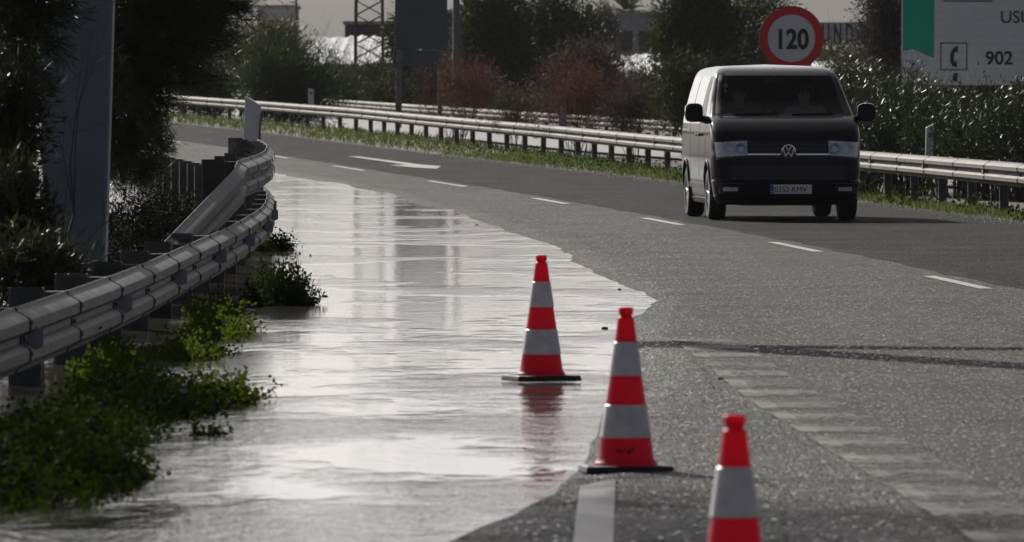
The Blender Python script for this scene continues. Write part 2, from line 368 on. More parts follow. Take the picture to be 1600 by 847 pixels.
WL_PX = [(417, 270), (440, 273), (462, 277), (500, 283), (537, 287), (562, 295), (607, 302), (632, 311), (657, 321), (690, 326), (712, 330), (745, 342), (775, 353),
         (800, 361), (854, 380), (900, 399), (894, 408), (930, 424), (960, 439), (997, 455), (1019, 470), (1007, 480), (992, 500), (990, 530), (1006, 560), (1027, 578),
         (1016, 594), (992, 612), (965, 645), (928, 686), (912, 714), (906, 764), (832, 794), (760, 821), (711, 843), (640, 880), (560, 930)]
WL = []
for (x, y) in WL_PX:
    d = CAMZ * FOC / (y - HOR); WL.append(((x - 800) / FOC * d, d))
WL = [(-7.5, 186), (-6.0, 176)] + WL + [(-1.6, 22), (-2.2, 10)]
WLa = np.array(WL)
def wl_dist(X, Y):
    """distance to the waterline, positive on the dry side"""
    A, B = WLa[:-1], WLa[1:]
    P = np.stack([X.ravel(), Y.ravel()], 1)
    best = np.full(len(P), 1e9)
    for a, b in zip(A, B):
        ab = b - a; t = np.clip(((P - a) @ ab) / (ab @ ab), 0, 1)
        q = a + t[:, None] * ab
        best = np.minimum(best, np.hypot(P[:, 0] - q[:, 0], P[:, 1] - q[:, 1]))
    # inside test: polygon closed far to the left
    poly = np.vstack([WLa, [(-60, 10), (-60, 186)]])
    ins = np.zeros(len(P), bool); j = len(poly) - 1
    for i in range(len(poly)):
        xi, yi = poly[i]; xj, yj = poly[j]
        c = ((yi > P[:, 1]) != (yj > P[:, 1])) & (P[:, 0] < (xj - xi) * (P[:, 1] - yi) / (yj - yi + 1e-12) + xi)
        ins ^= c; j = i
    return np.where(ins, -best, best).reshape(X.shape)

def vnoise(X, Y, s, seed=0):
    """smooth value noise"""
    r = np.random.default_rng(seed).random((256, 256))
    x = X * s + 1000; y = Y * s + 1000
    xi = np.floor(x).astype(int); yi = np.floor(y).astype(int); fx = x - xi; fy = y - yi
    fx = fx * fx * (3 - 2 * fx); fy = fy * fy * (3 - 2 * fy)
    g = lambda a, b: r[a % 256, b % 256]
    return (g(xi, yi) * (1 - fx) + g(xi + 1, yi) * fx) * (1 - fy) + (g(xi, yi + 1) * (1 - fx) + g(xi + 1, yi + 1) * fx) * fy - 0.5

def road_z(X, Y):
    """finished surface height of the carriageway (dips under the flood on the left)"""
    d = wl_dist(X, Y)
    h = np.where(d > 0, np.minimum(0.022, 0.003 + 0.08 * d), np.maximum(-0.30, 0.003 + 0.07 * d))
    h = h + np.clip(1.2 - np.abs(d), 0, 1) * (0.003 * vnoise(X, Y * .5, 3.5, 3) + 0.011 * vnoise(X, Y * .35, 1.1, 4))
    return h + zfar(Y)

def ground_z(X, Y):
    """terrain: verge, drowned gutter at the left barrier, bank beyond it, far plain"""
    rl = ip(RAIL_L, Y); rr = ip(RAIL_R, Y)
    h = zfar(Y)
    left = rl - X                                        # metres left of the left barrier
    prof = np.interp(left, [-3, -1.0, 0.3, 1.0, 2.5, 5, 14], [-.25, -.28, -.26, -.10, .10, .35, .6])
    near = np.clip((190 - Y) / 30, 0, 1)
    h = np.where(left > -3, h * (1 - near) + near * (prof + 0 * h) + (h if False else 0), h)
    h = np.where(left > -3, np.where(Y > 150, np.maximum(h, zfar(Y) * 0.9 - .2), h), h)
    right = X - rr
    t = np.clip((right - 1.5) / 3.0, 0, 1)
    h = h * (1 - t) + zopp(Y) * t
    h = h + np.where(Y > 420, (Y - 420) * 0.001, 0)
    return h

def grid_mesh(name, X, Y, Z):
    r, c = X.shape
    V = np.stack([X, Y, Z], -1).reshape(-1, 3)
    i = np.arange(r * c).reshape(r, c)
    F = np.stack([i[:-1, :-1], i[:-1, 1:], i[1:, 1:], i[1:, :-1]], -1).reshape(-1, 4)
    return np_mesh(name, V, F)

# ground sheet to the horizon
xs = np.unique(np.concatenate([np.linspace(-2800, -40, 14), np.arange(-40, -14, 1.0), np.arange(-14, 14, 0.4), np.arange(14, 40, 1.0), np.linspace(40, 2800, 14)]))
ys = np.unique(np.concatenate([np.linspace(-250, 10, 8), np.arange(10, 360, 1.5), np.linspace(360, 600, 30), np.linspace(600, 3300, 14)]))
GX, GY = np.meshgrid(xs, ys)
GZ = ground_z(GX, GY)
onroad = (GX > ip(RAIL_L, GY) + 0.2) & (GX < ip(EDGE, GY) + 0.1) & (GY < 352)
GZ = np.where(onroad, np.minimum(GZ, road_z(np.clip(GX, -60, 60), np.clip(GY, -50, 400))) - 0.10, GZ)
tag(link('ground', grid_mesh('ground', GX, GY, GZ), M['soil'], smooth=True), kind='structure')

# left carriageway (worn, half drowned) and right lane (darker, newer)
def strip(name, mat, left, right, d0, d1, step, cols, dz, smooth=True):
    D = np.arange(d0, d1 + step / 2, step)
    L = left(D); R = right(D)
    u = np.linspace(0, 1, cols)
    X = L[:, None] * (1 - u) + R[:, None] * u
    Y = np.repeat(D[:, None], cols, 1)
    return link(name, grid_mesh(name, X, Y, road_z(X, Y) + dz), mat, smooth=smooth)
lane_at = lambda d: ip(LANE, d)
EL = [(15, 2.15), (32.5, 1.66), (36.2, 1.55), (44.9, 1.28), (54.5, 1.10), (60, .98), (74, .35), (91, -.5), (109, -1.7), (129, -3.1), (152, -4.9), (174, -7), (200, -9.8)]
tag(strip('road', M['road'], lambda d: ip(EL, d), lambda d: lane_at(d) + 0.30, 22, 200, 0.22, 44, 0.0), kind='structure')
tag(strip('road_shoulder', M['shoulder'], lambda d: np.minimum(ip(RAIL_L, d) + 0.45, ip(EL, d) - .1), lambda d: ip(EL, d), 22, 200, 0.22, 44, 0.0), kind='structure')
tag(strip('road_far', M['road'], lambda d: lane_at(d) - 4.6, lambda d: lane_at(d) + 0.30, 200, 350, 2.0, 10, 0.0), kind='structure')
tag(strip('road_near', M['road'], lambda d: d * 0 - 3.2, lambda d: lane_at(np.maximum(d, 20)) + 0.30, -60, 22, 2, 30, 0.0), kind='structure')
tag(strip('road_outer_lane', M['lane'], lambda d: lane_at(d) + 0.30, lambda d: ip(EDGE, np.maximum(d, 60)), -60, 350, 1.0, 14, 0.0), kind='structure')
tag(strip('road_seam', M['seam'], lambda d: lane_at(d) + 0.26 + 0.03 * np.sin(d * 1.7) + 0.02 * np.sin(d * 0.63), lambda d: lane_at(d) + 0.345 + 0.03 * np.sin(d * 2.3 + 1), 22, 340, 0.5, 2, 0.004), kind='structure')

# opposite carriageway beyond the outer barrier
D = np.arange(60, 430, 3.0)
rr = ip(RAIL_R, np.minimum(D, 350)) + np.maximum(D - 350, 0) * -0.2
Lx = rr + 2.6 + np.clip((D - 60) / 200, 0, 1); Rx = np.maximum(ip(RAIL_F, np.maximum(D, 215)) + np.maximum(215 - D, 0) * .1 - .6, Lx + 3)
u = np.linspace(0, 1, 8); X = Lx[:, None] * (1 - u) + Rx[:, None] * u; Y = np.repeat(D[:, None], 8, 1)
tag(link('opposite_road', grid_mesh('opposite_road', X, Y, ground_z(X, Y) + 0.06), M['opp_road'], smooth=True), kind='structure')

# flood water sheet
Dw = np.arange(10, 182, 0.5); cw = 60
Lw = ip(RAIL_L, np.maximum(Dw, 28)) - 2.2
Rw = np.array([max([WLa[k, 0] + (WLa[k + 1, 0] - WLa[k, 0]) * t for k in range(len(WLa) - 1) for t in [((d - WLa[k, 1]) / (WLa[k + 1, 1] - WLa[k, 1] + 1e-12))] if -0.02 <= t <= 1.02] or [-3]) for d in Dw])
for _ in range(3): Rw = np.maximum(Rw, np.convolve(np.pad(Rw, 2, 'edge'), np.ones(5) / 5, 'valid'))
Rw = Rw + 0.3
u = np.linspace(0, 1, cw); X = Lw[:, None] * (1 - u) + Rw[:, None] * u; Y = np.repeat(Dw[:, None], cw, 1)
tag(link('flood_water', grid_mesh('flood_water', X, Y, X * 0 + 0.002 + zfar(Y) * 0.75), M['water'], smooth=True), kind='structure')

# painted markings
def ground_poly(pts, dz=0.008):
    out = []
    for (x, y) in pts:
        d = CAMZ * FOC / (y - HOR)
        for _ in range(6): d = (CAMZ - float(zfar(d)) - 0.02) * FOC / (y - HOR)
        out.append(((x - 800) / FOC * d, d, float(zfar(d)) + 0.022 + dz))
    return out
mk = MB()
def lane_dash(d0, d1, off=0.0, w=0.12):
    D = np.linspace(d0, d1, 9)
    for a, b in zip(D[:-1], D[1:]):
        xa, xb = lane_at(a) + off, lane_at(b) + off
        za, zb = float(zfar(a)) + 0.0265, float(zfar(b)) + 0.0265
        mk.add([(xa - w / 2, a, za), (xa + w / 2, a, za), (xb + w / 2, b, zb), (xb - w / 2, b, zb)], [(0, 1, 2, 3)])
for (y0, y1) in ((452, 432), (394, 379), (352, 341), (319, 310), (292, 283), (267, 259.5), (248, 243.5), (229.5, 224)):
    a = ground_poly([(800, y0)])[0][1]; b = ground_poly([(800, y1)])[0][1]
    lane_dash(a, b)
lane_dash(55.5, 60.5); lane_dash(38.5, 43.5)
st_ = ground_poly([(906, 758), (962, 750), (957, 900), (890, 900)], 0.006)
ar = ground_poly([(543, 245.2), (560, 245.6), (640, 255.5), (661, 258.2), (689, 260.2), (683, 264.3), (650, 262.6), (607, 258.5), (636, 258.3)])
mk.add(ar, [tuple(range(len(ar)))])
tag(link('road_markings', mk.mesh('road_markings'), M['paint_white']), kind='structure')

def rumble_mat(name, cover, col):
    """paint worn through to the asphalt, thicker on each raised rib"""
    m, nt, out = newmat(name)
    tc = N(nt, 'ShaderNodeTexCoord'); P = tc.outputs['Object']
    n = noise(nt, 22, 5, 0.7, P); n2 = noise(nt, 1.4, 4, 0.6, P)
    s = N(nt, 'ShaderNodeSeparateXYZ'); nt.links.new(P, s.inputs[0])
    w = N(nt, 'ShaderNodeMath', operation='MULTIPLY'); w.inputs[1].default_value = 2 * math.pi / 1.65; nt.links.new(s.outputs['Y'], w.inputs[0])
    sn = N(nt, 'ShaderNodeMath', operation='SINE'); nt.links.new(w.outputs[0], sn.inputs[0])
    k = N(nt, 'ShaderNodeMath', operation='MULTIPLY_ADD'); k.inputs[1].default_value = 0.075; nt.links.new(sn.outputs[0], k.inputs[0]); nt.links.new(n.outputs['Fac'], k.inputs[2])
    k2 = N(nt, 'ShaderNodeMath', operation='MULTIPLY_ADD'); k2.inputs[1].default_value = 0.55; nt.links.new(n2.outputs['Fac'], k2.inputs[0]); nt.links.new(k.outputs[0], k2.inputs[2])
    r = N(nt, 'ShaderNodeMapRange'); r.inputs['From Min'].default_value = 0.98 - cover; r.inputs['From Max'].default_value = 1.14 - cover
    nt.links.new(k2.outputs[0], r.inputs['Value'])
    b = N(nt, 'ShaderNodeBsdfPrincipled'); b.inputs['Roughness'].default_value = 0.6; b.inputs['Base Color'].default_value = (*col, 1); b.inputs['Specular IOR Level'].default_value = 0.2
    t = N(nt, 'ShaderNodeBsdfTransparent'); mx = N(nt, 'ShaderNodeMixShader')
    nt.links.new(r.outputs['Result'], mx.inputs['Fac']); nt.links.new(t.outputs[0], mx.inputs[1]); nt.links.new(b.outputs[0], mx.inputs[2]); nt.links.new(mx.outputs[0], out.inputs['Surface'])
    return m
M['edge_line_worn'] = rumble_mat('worn_edge_line_smear', 0.27, (0.085, 0.083, 0.08))
M['edge_line'] = rumble_mat('worn_edge_line', 0.30, (0.14, 0.137, 0.132))
for (u0, u1, m_, nm_) in ((0.0, 0.10, 'edge_line', 'edge_line_marking'), (0.10, 0.42, 'edge_line_worn', 'edge_line_smear_marking')):
    mk = MB(); Dn = np.arange(16, 56.6, 0.125)
    for y0, y1 in zip(Dn[:-1], Dn[1:]):
        q = [(ip(EL, y0) + u0, y0), (ip(EL, y0) + u1, y0), (ip(EL, y1) + u1, y1), (ip(EL, y1) + u0, y1)]
        mk.add([(x, y, float(road_z(np.array([[x]]), np.array([[y]]))[0, 0]) + 0.0045 + 0.005 * max(0.0, math.sin(y * 2 * math.pi / 1.65)) ** 3) for (x, y) in q], [(0, 1, 2, 3)])
    tag(link(nm_, mk.mesh(nm_), M[m_]), kind='structure')

(sx0, sy0, _), (sx1, sy1, _), (sx2, sy2, _), (sx3, sy3, _) = st_
uu, vv = np.meshgrid(np.linspace(0, 1, 8), np.linspace(0, 1, 40))
SX = (sx0 * (1 - uu) + sx1 * uu) * (1 - vv) + (sx3 * (1 - uu) + sx2 * uu) * vv; SY = (sy0 * (1 - uu) + sy1 * uu) * (1 - vv) + (sy3 * (1 - uu) + sy2 * uu) * vv
mk = MB(); SZ = road_z(SX, SY) + .007
mk.add(list(zip(SX.ravel(), SY.ravel(), SZ.ravel())), [(j * 8 + i, j * 8 + i + 1, (j + 1) * 8 + i + 1, (j + 1) * 8 + i) for j in range(39) for i in range(7)])
M['stripe'] = basic('worn_white_stripe', (0.075, 0.075, 0.08), 0.4, 0, 0.5, 7, 0.2, 50)
tag(link('stripe_marking', mk.mesh('stripe_marking'), M['stripe']), kind='structure')

# ------------------------------------------------------------------ foliage tools
def unit(v): return v / (np.linalg.norm(v, axis=-1, keepdims=True) + 1e-9)
def rand_dirs(n): return unit(RNG.normal(size=(n, 3)))
def leaf_mesh(name, P, Dv, L, W):
    """one folded leaf-shaped quad per point"""
    n = len(P); Dv = unit(Dv)
    S = unit(np.cross(Dv, rand_dirs(n)))
    L = np.broadcast_to(np.asarray(L, float), (n,))[:, None]; W = np.broadcast_to(np.asarray(W, float), (n,))[:, None]
    V = np.empty((n, 4, 3))
    V[:, 0] = P; V[:, 1] = P + Dv * L * .45 + S * W * .5; V[:, 2] = P + Dv * L; V[:, 3] = P + Dv * L * .45 - S * W * .5
    F = np.arange(n * 4).reshape(n, 4)
    return np_mesh(name, V.reshape(-1, 3), F)

def clumps(c, r, n_clump, per, cr, shell=0.35, flat=0.0):
    """points gathered in clumps through an ellipsoid, denser towards its uneven outside"""
    c = np.asarray(c, float); r = np.asarray(r, float)
    d = rand_dirs(n_clump)
    rad = (shell + (1 - shell) * RNG.random(n_clump) ** 0.6) * (0.82 + 0.3 * RNG.random(n_clump))
    C = c + d * rad[:, None] * r
    C[:, 2] = np.maximum(C[:, 2], c[2] - r[2] * (1 - flat))
    sz = cr * (0.6 + 0.8 * RNG.random(n_clump))
    P = np.repeat(C, per, 0) + RNG.normal(size=(n_clump * per, 3)) * np.repeat(sz, per)[:, None] * 0.5
    return P, C, np.repeat(C, per, 0)

def segs_mesh(name, segs, n=4):
    S = np.array([(*a, *b, ra, rb) for a, b, ra, rb in segs], float)
    p0, p1, r0, r1 = S[:, 0:3], S[:, 3:6], S[:, 6], S[:, 7]
    d = unit(p1 - p0); s = unit(np.cross(d, np.array([0.31, 0.52, 0.79]))); t = np.cross(d, s)
    V = np.empty((len(S), 2 * n, 3))
    for i in range(n):
        a = 2 * math.pi * i / n; o = s * math.cos(a) + t * math.sin(a)
        V[:, i] = p0 + o * r0[:, None]; V[:, n + i] = p1 + o * r1[:, None]
    q = np.array([[i, (i + 1) % n, n + (i + 1) % n, n + i] for i in range(n)])
    F = (np.arange(len(S))[:, None, None] * 2 * n + q[None]).reshape(-1, 4)
    return np_mesh(name, V.reshape(-1, 3), F)

def grow(p, d, length, r, depth, segs, spread=0.6, kids=3, up=0.15, bend=0.25):
    """branching limb, tapered"""
    p = np.array(p, float); d = np.array(d, float)
    steps = 3; tips = []
    for k in range(steps):
        d = d + RNG.normal(size=3) * bend * 0.5 + np.array([0, 0, up]) * 0.3; d /= np.linalg.norm(d)
        q = p + d * length / steps
        r2 = r * (1 - 0.22)
        segs.append((p, q, r, r2)); p, r = q, r2
        if depth > 0 and k > 0:
            for _ in range(kids if k == steps - 1 else max(1, kids - 2)):
                dd = d + RNG.normal(size=3) * spread; dd /= np.linalg.norm(dd)
                tips += grow(p, dd, length * (0.5 + 0.35 * RNG.random()), r * 0.62, depth - 1, segs, spread, kids, up, bend)
    if depth == 0: tips.append(p)
    return tips

def tree(name, label, cat, base, height, crown_c, crown_r, mat, n_clump, per, cr, leaf, wl, trunk_r=0.15, group=None, shell=0.35, twig=None, droop=0.0, stems=1, flat=0.0, part='crown'):
    """a tree or shrub: tapered trunk with limbs and a crown of many leaves"""
    b = np.array(base, float)
    o = empty(name, base); tag(o, label, cat, group)
    segs = []
    for k in range(stems):
        off = np.array([RNG.normal() * 0.12 * (stems > 1), RNG.normal() * 0.12 * (stems > 1), 0])
        d = np.array([RNG.normal() * (0.08 if stems == 1 else .35), RNG.normal() * (0.08 if stems == 1 else .35), 1.0]); d /= np.linalg.norm(d)
        grow(off + (0, 0, -0.15), d, height * 0.62, trunk_r, 2, segs, 0.55, 3, 0.2)
    link('trunk' if stems == 1 else 'stems', segs_mesh('trunk', segs, 6), twig or M['bark'], o, True)
    P, C, PC = clumps(np.asarray(crown_c, float) - b, crown_r, n_clump, per, cr, shell, flat)
    Dv = unit(P - PC) + rand_dirs(len(P)) * 0.7 + np.array([0, 0, 0.25 - droop])
    link(part, leaf_mesh('crown', P, Dv, leaf * (0.6 + 0.8 * RNG.random(len(P))), wl * (0.7 + 0.6 * RNG.random(len(P)))), mat, o)
    return o

def pxtree(name, label, cat, x0, x1, y0, y1, d, mat, n_clump, per, cr, leaf, wl, depth=None, **kw):
    """a tree that fills a photo box at distance d; stands on the ground there"""
    cx = (x0 + x1) / 2; s = d / FOC
    X = (cx - 800) * s; gz = float(ground_z(np.array([[X]]), np.array([[d]]))[0, 0])
    zt = CAMZ - (y0 - HOR) * s; zb = max(CAMZ - (y1 - HOR) * s, gz + 0.0)
    rx = (x1 - x0) / 2 * s; rz = (zt - zb) / 2
    return tree(name, label, cat, (X, d, gz), (zt - gz), (X, d, (zt + zb) / 2), (rx, depth or rx, rz), mat, n_clump, per, cr, leaf, wl, **kw)

# ------------------------------------------------------------------ guardrails
WPROF = [(0.004, 0.0), (0.010, .018), (0.070, .048), (0.083, .060), (0.083, .108), (0.070, .120), (0.030, .140), (0.030, .170), (0.070, .190), (0.083, .202), (0.083, .250), (0.070, .262), (0.010, .292), (0.004, .31)]
def rail_frame(line, d, side):
    """position on the line, unit vector along it and towards the traffic"""
    x = ip(line, d); x2 = ip(line, d + 0.5); x1 = ip(line, d - 0.5)
    t = Vector((x2 - x1, 1.0, 0)).normalized()
    return Vector((x, d, 0)), t, Vector((t.y, -t.x, 0)) * side
def beam_piece(line, d0, d1, side, zt, lip, step=0.5, hs=1.0):
    """one length of corrugated beam, its far end tucked 6 mm behind the next"""
    mb = MB(); n = max(2, int(round((d1 - d0) / step)) + 1); D = np.linspace(d0, d1, n)
    k = len(WPROF); rows = []
    for j, d in enumerate(D):
        p, t, nn = rail_frame(line, d, side); e = lip * (1 - j / (n - 1))
        z0 = zt(d, p.x) - 0.31 * hs
        rows.append([p + nn * (u + e) + Vector((0, 0, z0 + z * hs)) for (u, z) in WPROF] + [p + nn * (u + e - 0.005) + Vector((0, 0, z0 + z * hs)) for (u, z) in reversed(WPROF)])
    vs = [v for r in rows for v in r]; K = 2 * k
    fs = [(j * K + i, j * K + (i + 1) % K, (j + 1) * K + (i + 1) % K, (j + 1) * K + i) for j in range(n - 1) for i in range(K)]
    fs += [tuple(range(K)), tuple(reversed(range((n - 1) * K, n * K)))]
    return mb.add(vs, fs)

def guardrail(label, line, d0, d1, side, zt, pitch, mat, post_depth, zg, lift=None, refl='reflector', post_every=1, spacer_w=0.2, group='steel crash barriers', hs=1.0):
    p0 = rail_frame(line, d0, side)[0]
    root = empty('guardrail', (p0.x, p0.y, zg(d0, p0.x))); tag(root, label, 'crash barrier', group)
    inv = -Vector(root.location)
    def part(mb, name, m, smooth=False):
        mb.V = [tuple(Vector(v) + inv) for v in mb.V]
        return mb.build(name, m, root, smooth)
    D = np.arange(d0, d1, pitch)
    bolts = MB()
    for i, d in enumerate(D):
        e = min(d + pitch + 0.16, d1)
        part(beam_piece(line, d, e, side, zt, 0.007, hs=hs), 'beam', mat, True)
        part(beam_piece(line, d - .006, d + .006, side, zt, 0.0095, .006, hs), 'joint', M['bolt'])
        p, t, nn = rail_frame(line, d + 0.08, side); zz = zt(d, p.x)
        R = Matrix((t, nn, Vector((0, 0, 1)))).transposed()
        for (u, z) in ((0.048, .155), (0.088, .09), (0.088, .235)):
            bolts.box(p + nn * u + Vector((0, 0, zz - .31 * hs + z * hs)), (0.04, 0.014, 0.024), R)
        if (i % post_every) == 0:
            hz = (lift(d) if lift else 0.0)
            top = zz + 0.015 + hz
            zb = zg(d, p.x)
            # C-section post behind the beam
            pc = p - nn * (0.13 + post_depth / 2)
            mb = MB(); hgt = top - zb + 0.5
            mb.box(pc + nn * (post_depth / 2 - .004) + Vector((0, 0, top - hgt / 2)), (0.10, 0.008, hgt), R)
            mb.box(pc - nn * (post_depth / 2 - .004) + Vector((0, 0, top - hgt / 2)), (0.10, 0.008, hgt), R)
            mb.box(pc - t * 0.046 + Vector((0, 0, top - hgt / 2)), (0.008, post_depth - .020, hgt), R)
            part(mb, 'post', M['post'])
            mb = MB()
            mb.box(p - nn * 0.057 + Vector((0, 0, zz - 0.155)), (spacer_w, 0.13, 0.30), R)
            part(mb, 'spacer', M['post'])
            if hz > 0.3: part(MB().box(p - nn * 0.057 + Vector((0, 0, zz - 0.155 + hz)), (spacer_w, 0.13, 0.30), R), 'spacer', M['post'])
        if i % 2 == 0 and refl:
            mb = MB()                                     # trapezoid reflector in the valley of the beam
            q = p + t * 0.25; f = lambda pt, o: q + t * pt[0] + nn * o + Vector((0, 0, zz - .31 + pt[1]))
            if refl == 'reflector':
                g = lambda pt, o: q + nn * pt[0] + t * o + Vector((0, 0, zz - .31 * hs + pt[1] * hs))
                mb.prism([(.04, .085), (.13, .115), (.13, .20), (.04, .225)], lambda pt: g(pt, 0.0), lambda pt: g(pt, 0.006))
            else: mb.prism([(-.09, .125), (.09, .125), (.07, .185), (-.07, .185)], lambda pt: f(pt, .075), lambda pt: f(pt, 0.04))
            part(mb, 'reflector', M[refl])
    part(bolts, 'bolts', M['bolt'])
    return root, part

flat0 = lambda d, x: 0.55
gl = lambda d, x: float(ground_z(np.array([[x - .2]]), np.array([[d]]))[0, 0])
lift = lambda d: 0.52 if 73 <= d <= 108 else 0.0
rail_left, part = guardrail('weathered corrugated steel barrier with wide posts standing in the flood on the left', RAIL_L, 30, 205, 1,
                            lambda d, x: 0.54 + float(zfar(d)) * .9, 3.7, M['galv_dull'], 0.20, gl, lift, spacer_w=0.12, hs=1.12)
# second, upper beam in the bend with its sloping end
UP = lambda d, x: 1.07
for d in np.arange(74, 106, 3.7):
    part(beam_piece(RAIL_L, d, min(d + 3.86, 108), 1, UP, 0.007, hs=1.12), 'upper_beam', M['galv_dull'], True)
RAMP = [(58.0, -3.20), (66, -2.74), (72.5, -2.36), (74.2, ip(RAIL_L, 74.2))]
part(beam_piece(RAMP, 58.5, 74.1, 1, lambda d, x: float(np.interp(d, [58.5, 66, 73.0, 74.1], [-.12, .46, 1.045, 1.068])), 0.004, 0.4, 1.12), 'sloping_end', M['galv_dull'], True)

zr = lambda d, x: float(zfar(d))
rail_right, _ = guardrail('long pale corrugated barrier with amber reflectors curving along the grass verge behind the van', RAIL_R, 82, 335, -1,
                          lambda d, x: 0.735 + float(zfar(d)), 4.0, M['galv'], 0.12, zr, refl='amber')
rail_far, _ = guardrail('most distant barrier, half hidden behind the russet shrubs across the opposite road', RAIL_F, 216, 415, -1,
                        lambda d, x: 0.74 + float(zopp(d)), 4.0, M['galv'], 0.12, lambda d, x: float(zopp(d)), refl=None)

# ------------------------------------------------------------------ delineators
def delineator(label, x, ytop, ybot, d, w=0.13, depth=0.10, lean=0.0, slant=0.09, zbase=None, face=0.0, flip=False, dark=True):
    p = at(x, ybot, d); zt = at(x, ytop, d).z
    zb = p.z if zbase is None else zbase
    o = empty('delineator_post', (p.x, d, zb), face); tag(o, label, 'delineator', 'white roadside delineators')
    h = zt - zb; a = (h - slant, h) if flip else (h, h - slant)
    mb = MB(); q = [(-w / 2, -0.1), (w / 2, -0.1), (w / 2 + lean, a[1]), (-w / 2 + lean, a[0])]
    mb.prism(q, lambda s: Vector((s[0], -depth / 2, s[1])), lambda s: Vector((s[0], depth / 2, s[1])))
    mb.build('post', M['white_plastic'], o, bevel=0.008)
    if dark:
        mb = MB()
        x1 = (w / 2) if not flip else (-w / 2); s = 1 if not flip else -1
        z0, z1 = h * 0.08, h - slant - 0.04
        mb.box((x1 + lean * .5 + s * 0.004, 0, (z0 + z1) / 2), (0.012, depth * 0.9, (z1 - z0)))
        mb.build('black_band', M['black_plastic'], o)
    else:
        mb = MB(); mb.box((0.0 + lean * .9, -depth / 2 - 0.003, h - slant - 0.12), (w * .45, 0.006, 0.07)); mb.build('reflector', M['amber'], o)
    return o
delineator('tall slant-topped delineator fixed on the near left barrier where it bends away', 392, 150, 234, 106.5, w=0.19, depth=0.12, slant=0.115, lean=0.03, zbase=1.0, face=-0.1)
delineator('small white delineator standing before the dark green feathery bush', 486, 138, 172, 262, w=0.17, slant=0.03, dark=False)
delineator('white slant-topped delineator in front of the middle russet shrub', 880, 161, 206, 196, w=0.17, slant=0.07, flip=True)
delineator('faint short delineator at the distant barrier left of the middle russet shrub', 837, 178, 215, 262, w=0.16, slant=0.04, dark=False)
delineator('slant-topped delineator with small orange reflector among the oleanders right of the van', 1451, 193, 262, 131, w=0.12, slant=0.06, lean=0.02, dark=False, flip=True)

# ------------------------------------------------------------------ cones
def cone(label, x, ytop, ybase, H=0.72, rz=0.3, scuff=False):
    d = CAMZ * FOC / (ybase - HOR)
    X = (x - 800) / FOC * d
    o = empty('traffic_cone', (X, d, 0.012), rz); tag(o, label, 'traffic cone', 'red and white traffic cones')
    mb = MB(); s = 0.195; c = 0.05
    octo = [(-s + c, -s), (s - c, -s), (s, -s + c), (s, s - c), (s - c, s), (-s + c, s), (-s, s - c), (-s, -s + c)]
    mb.prism(octo, lambda p: Vector((p[0], p[1], 0.0)), lambda p: Vector((p[0] * .97, p[1] * .97, 0.032)))
    mb.build('base', M['rubber'], o, bevel=0.006)
    rad = lambda z: 0.030 + (0.128 - 0.030) * (1 - (z - 0.032) / (H - 0.032)) ** 1.08
    prof = [(0.138, 0.032), (0.137, 0.042), (0.130, 0.05)] + [(rad(z), z) for z in np.linspace(0.06, H - 0.045, 12)]
    prof += [(0.027, H - 0.040), (0.027, H - 0.032), (0.032, H - 0.028), (0.032, H - 0.002), (0.029, H), (0.022, H), (0.022, H - 0.05)]
    MB().lathe(prof, n=40, cap=False).build('body', M['cone_red'], o, True)
    for (f0, f1) in ((0.585, 0.79), (0.21, 0.41)):
        z0, z1 = f0 * H, f1 * H
        MB().lathe([(rad(z0) + .0005, z0), (rad(z0) + .0035, z0 + .003), (rad((z0 + z1) / 2) + .0035, (z0 + z1) / 2), (rad(z1) + .0035, z1 - .003), (rad(z1) + .0005, z1)], n=40, cap=False).build('reflective_band', M['cone_band'], o, True)
    if scuff:                                             # worn dark smears low on the cone
        mb = MB()
        for (a0, a1, z0, z1) in ((-2.05, -1.93, .088, .104), (-1.90, -1.80, .084, .100), (-1.77, -1.70, .090, .106), (-1.66, -1.52, .083, .102), (-1.49, -1.40, .09, .112), (-1.35, -1.32, .15, .17)):
            n = 5; V = [(math.cos(t) * (rad(z) + .002), math.sin(t) * (rad(z) + .002), z) for z in (z0, z1) for t in np.linspace(a0, a1, n)]
            mb.add(V, [(i, i + 1, n + i + 1, n + i) for i in range(n - 1)])
        mb.build('scuff_marks', M['scuff'], o)
    return o
M['scuff'] = basic('dark_red_scuff', (0.10, 0.01, 0.015), 0.6, 0, .3, 30)
cone('farthest cone, standing in the flood water with its red reflection', 846, 403, 598, rz=0.35)
cone('middle cone at the waterline, dark scuffs on its bottom red stripe', 978, 484, 742, rz=0.12, scuff=True)
cone('nearest cone, blurred and cut off by the bottom of the picture', 1148, 635, 1040, rz=0.5)

# ------------------------------------------------------------------ gantry column
cb = Vector((-3.27, 65.1, -0.05))
col = empty('gantry_column', cb); tag(col, 'thick blue-grey steel column rising out of the frame among the dark trees', 'steel column')
mb = MB()
def colsec(z):
    w = np.interp(z, [0, 2.4, 7.6], [0.44, 0.56, 0.44]); cx = np.interp(z, [0, 2.4, 7.6], [-0.06, -0.045, 0.02]); return [(cx - w / 2, -.21), (cx + w / 2 - .02, -.21), (cx + w / 2, -.19), (cx + w / 2, .21), (cx - w / 2, .21)]
zs = [-0.4, 0, 1.2, 2.4, 5.0, 9.6]
vs = [Vector((p[0], p[1], z)) for z in zs for p in colsec(z)]; k = 5
fs = [(j * k + i, j * k + (i + 1) % k, (j + 1) * k + (i + 1) % k, (j + 1) * k + i) for j in range(len(zs) - 1) for i in range(k)] + [tuple(reversed(range(k))), tuple(range((len(zs) - 1) * k, len(zs) * k))]
mb.add(vs, fs).build('shaft', M['column'], col)
mb = MB()
for a, b in (((0.05, 0, 5.62), (1.8, 0.0, 5.95)), ((1.8, 0, 5.95), (3.2, 0.0, 6.15))):
    mb.tube(a, b, 0.21, 0.19, 12)
mb.build('cantilever_arm', M['column'], col)
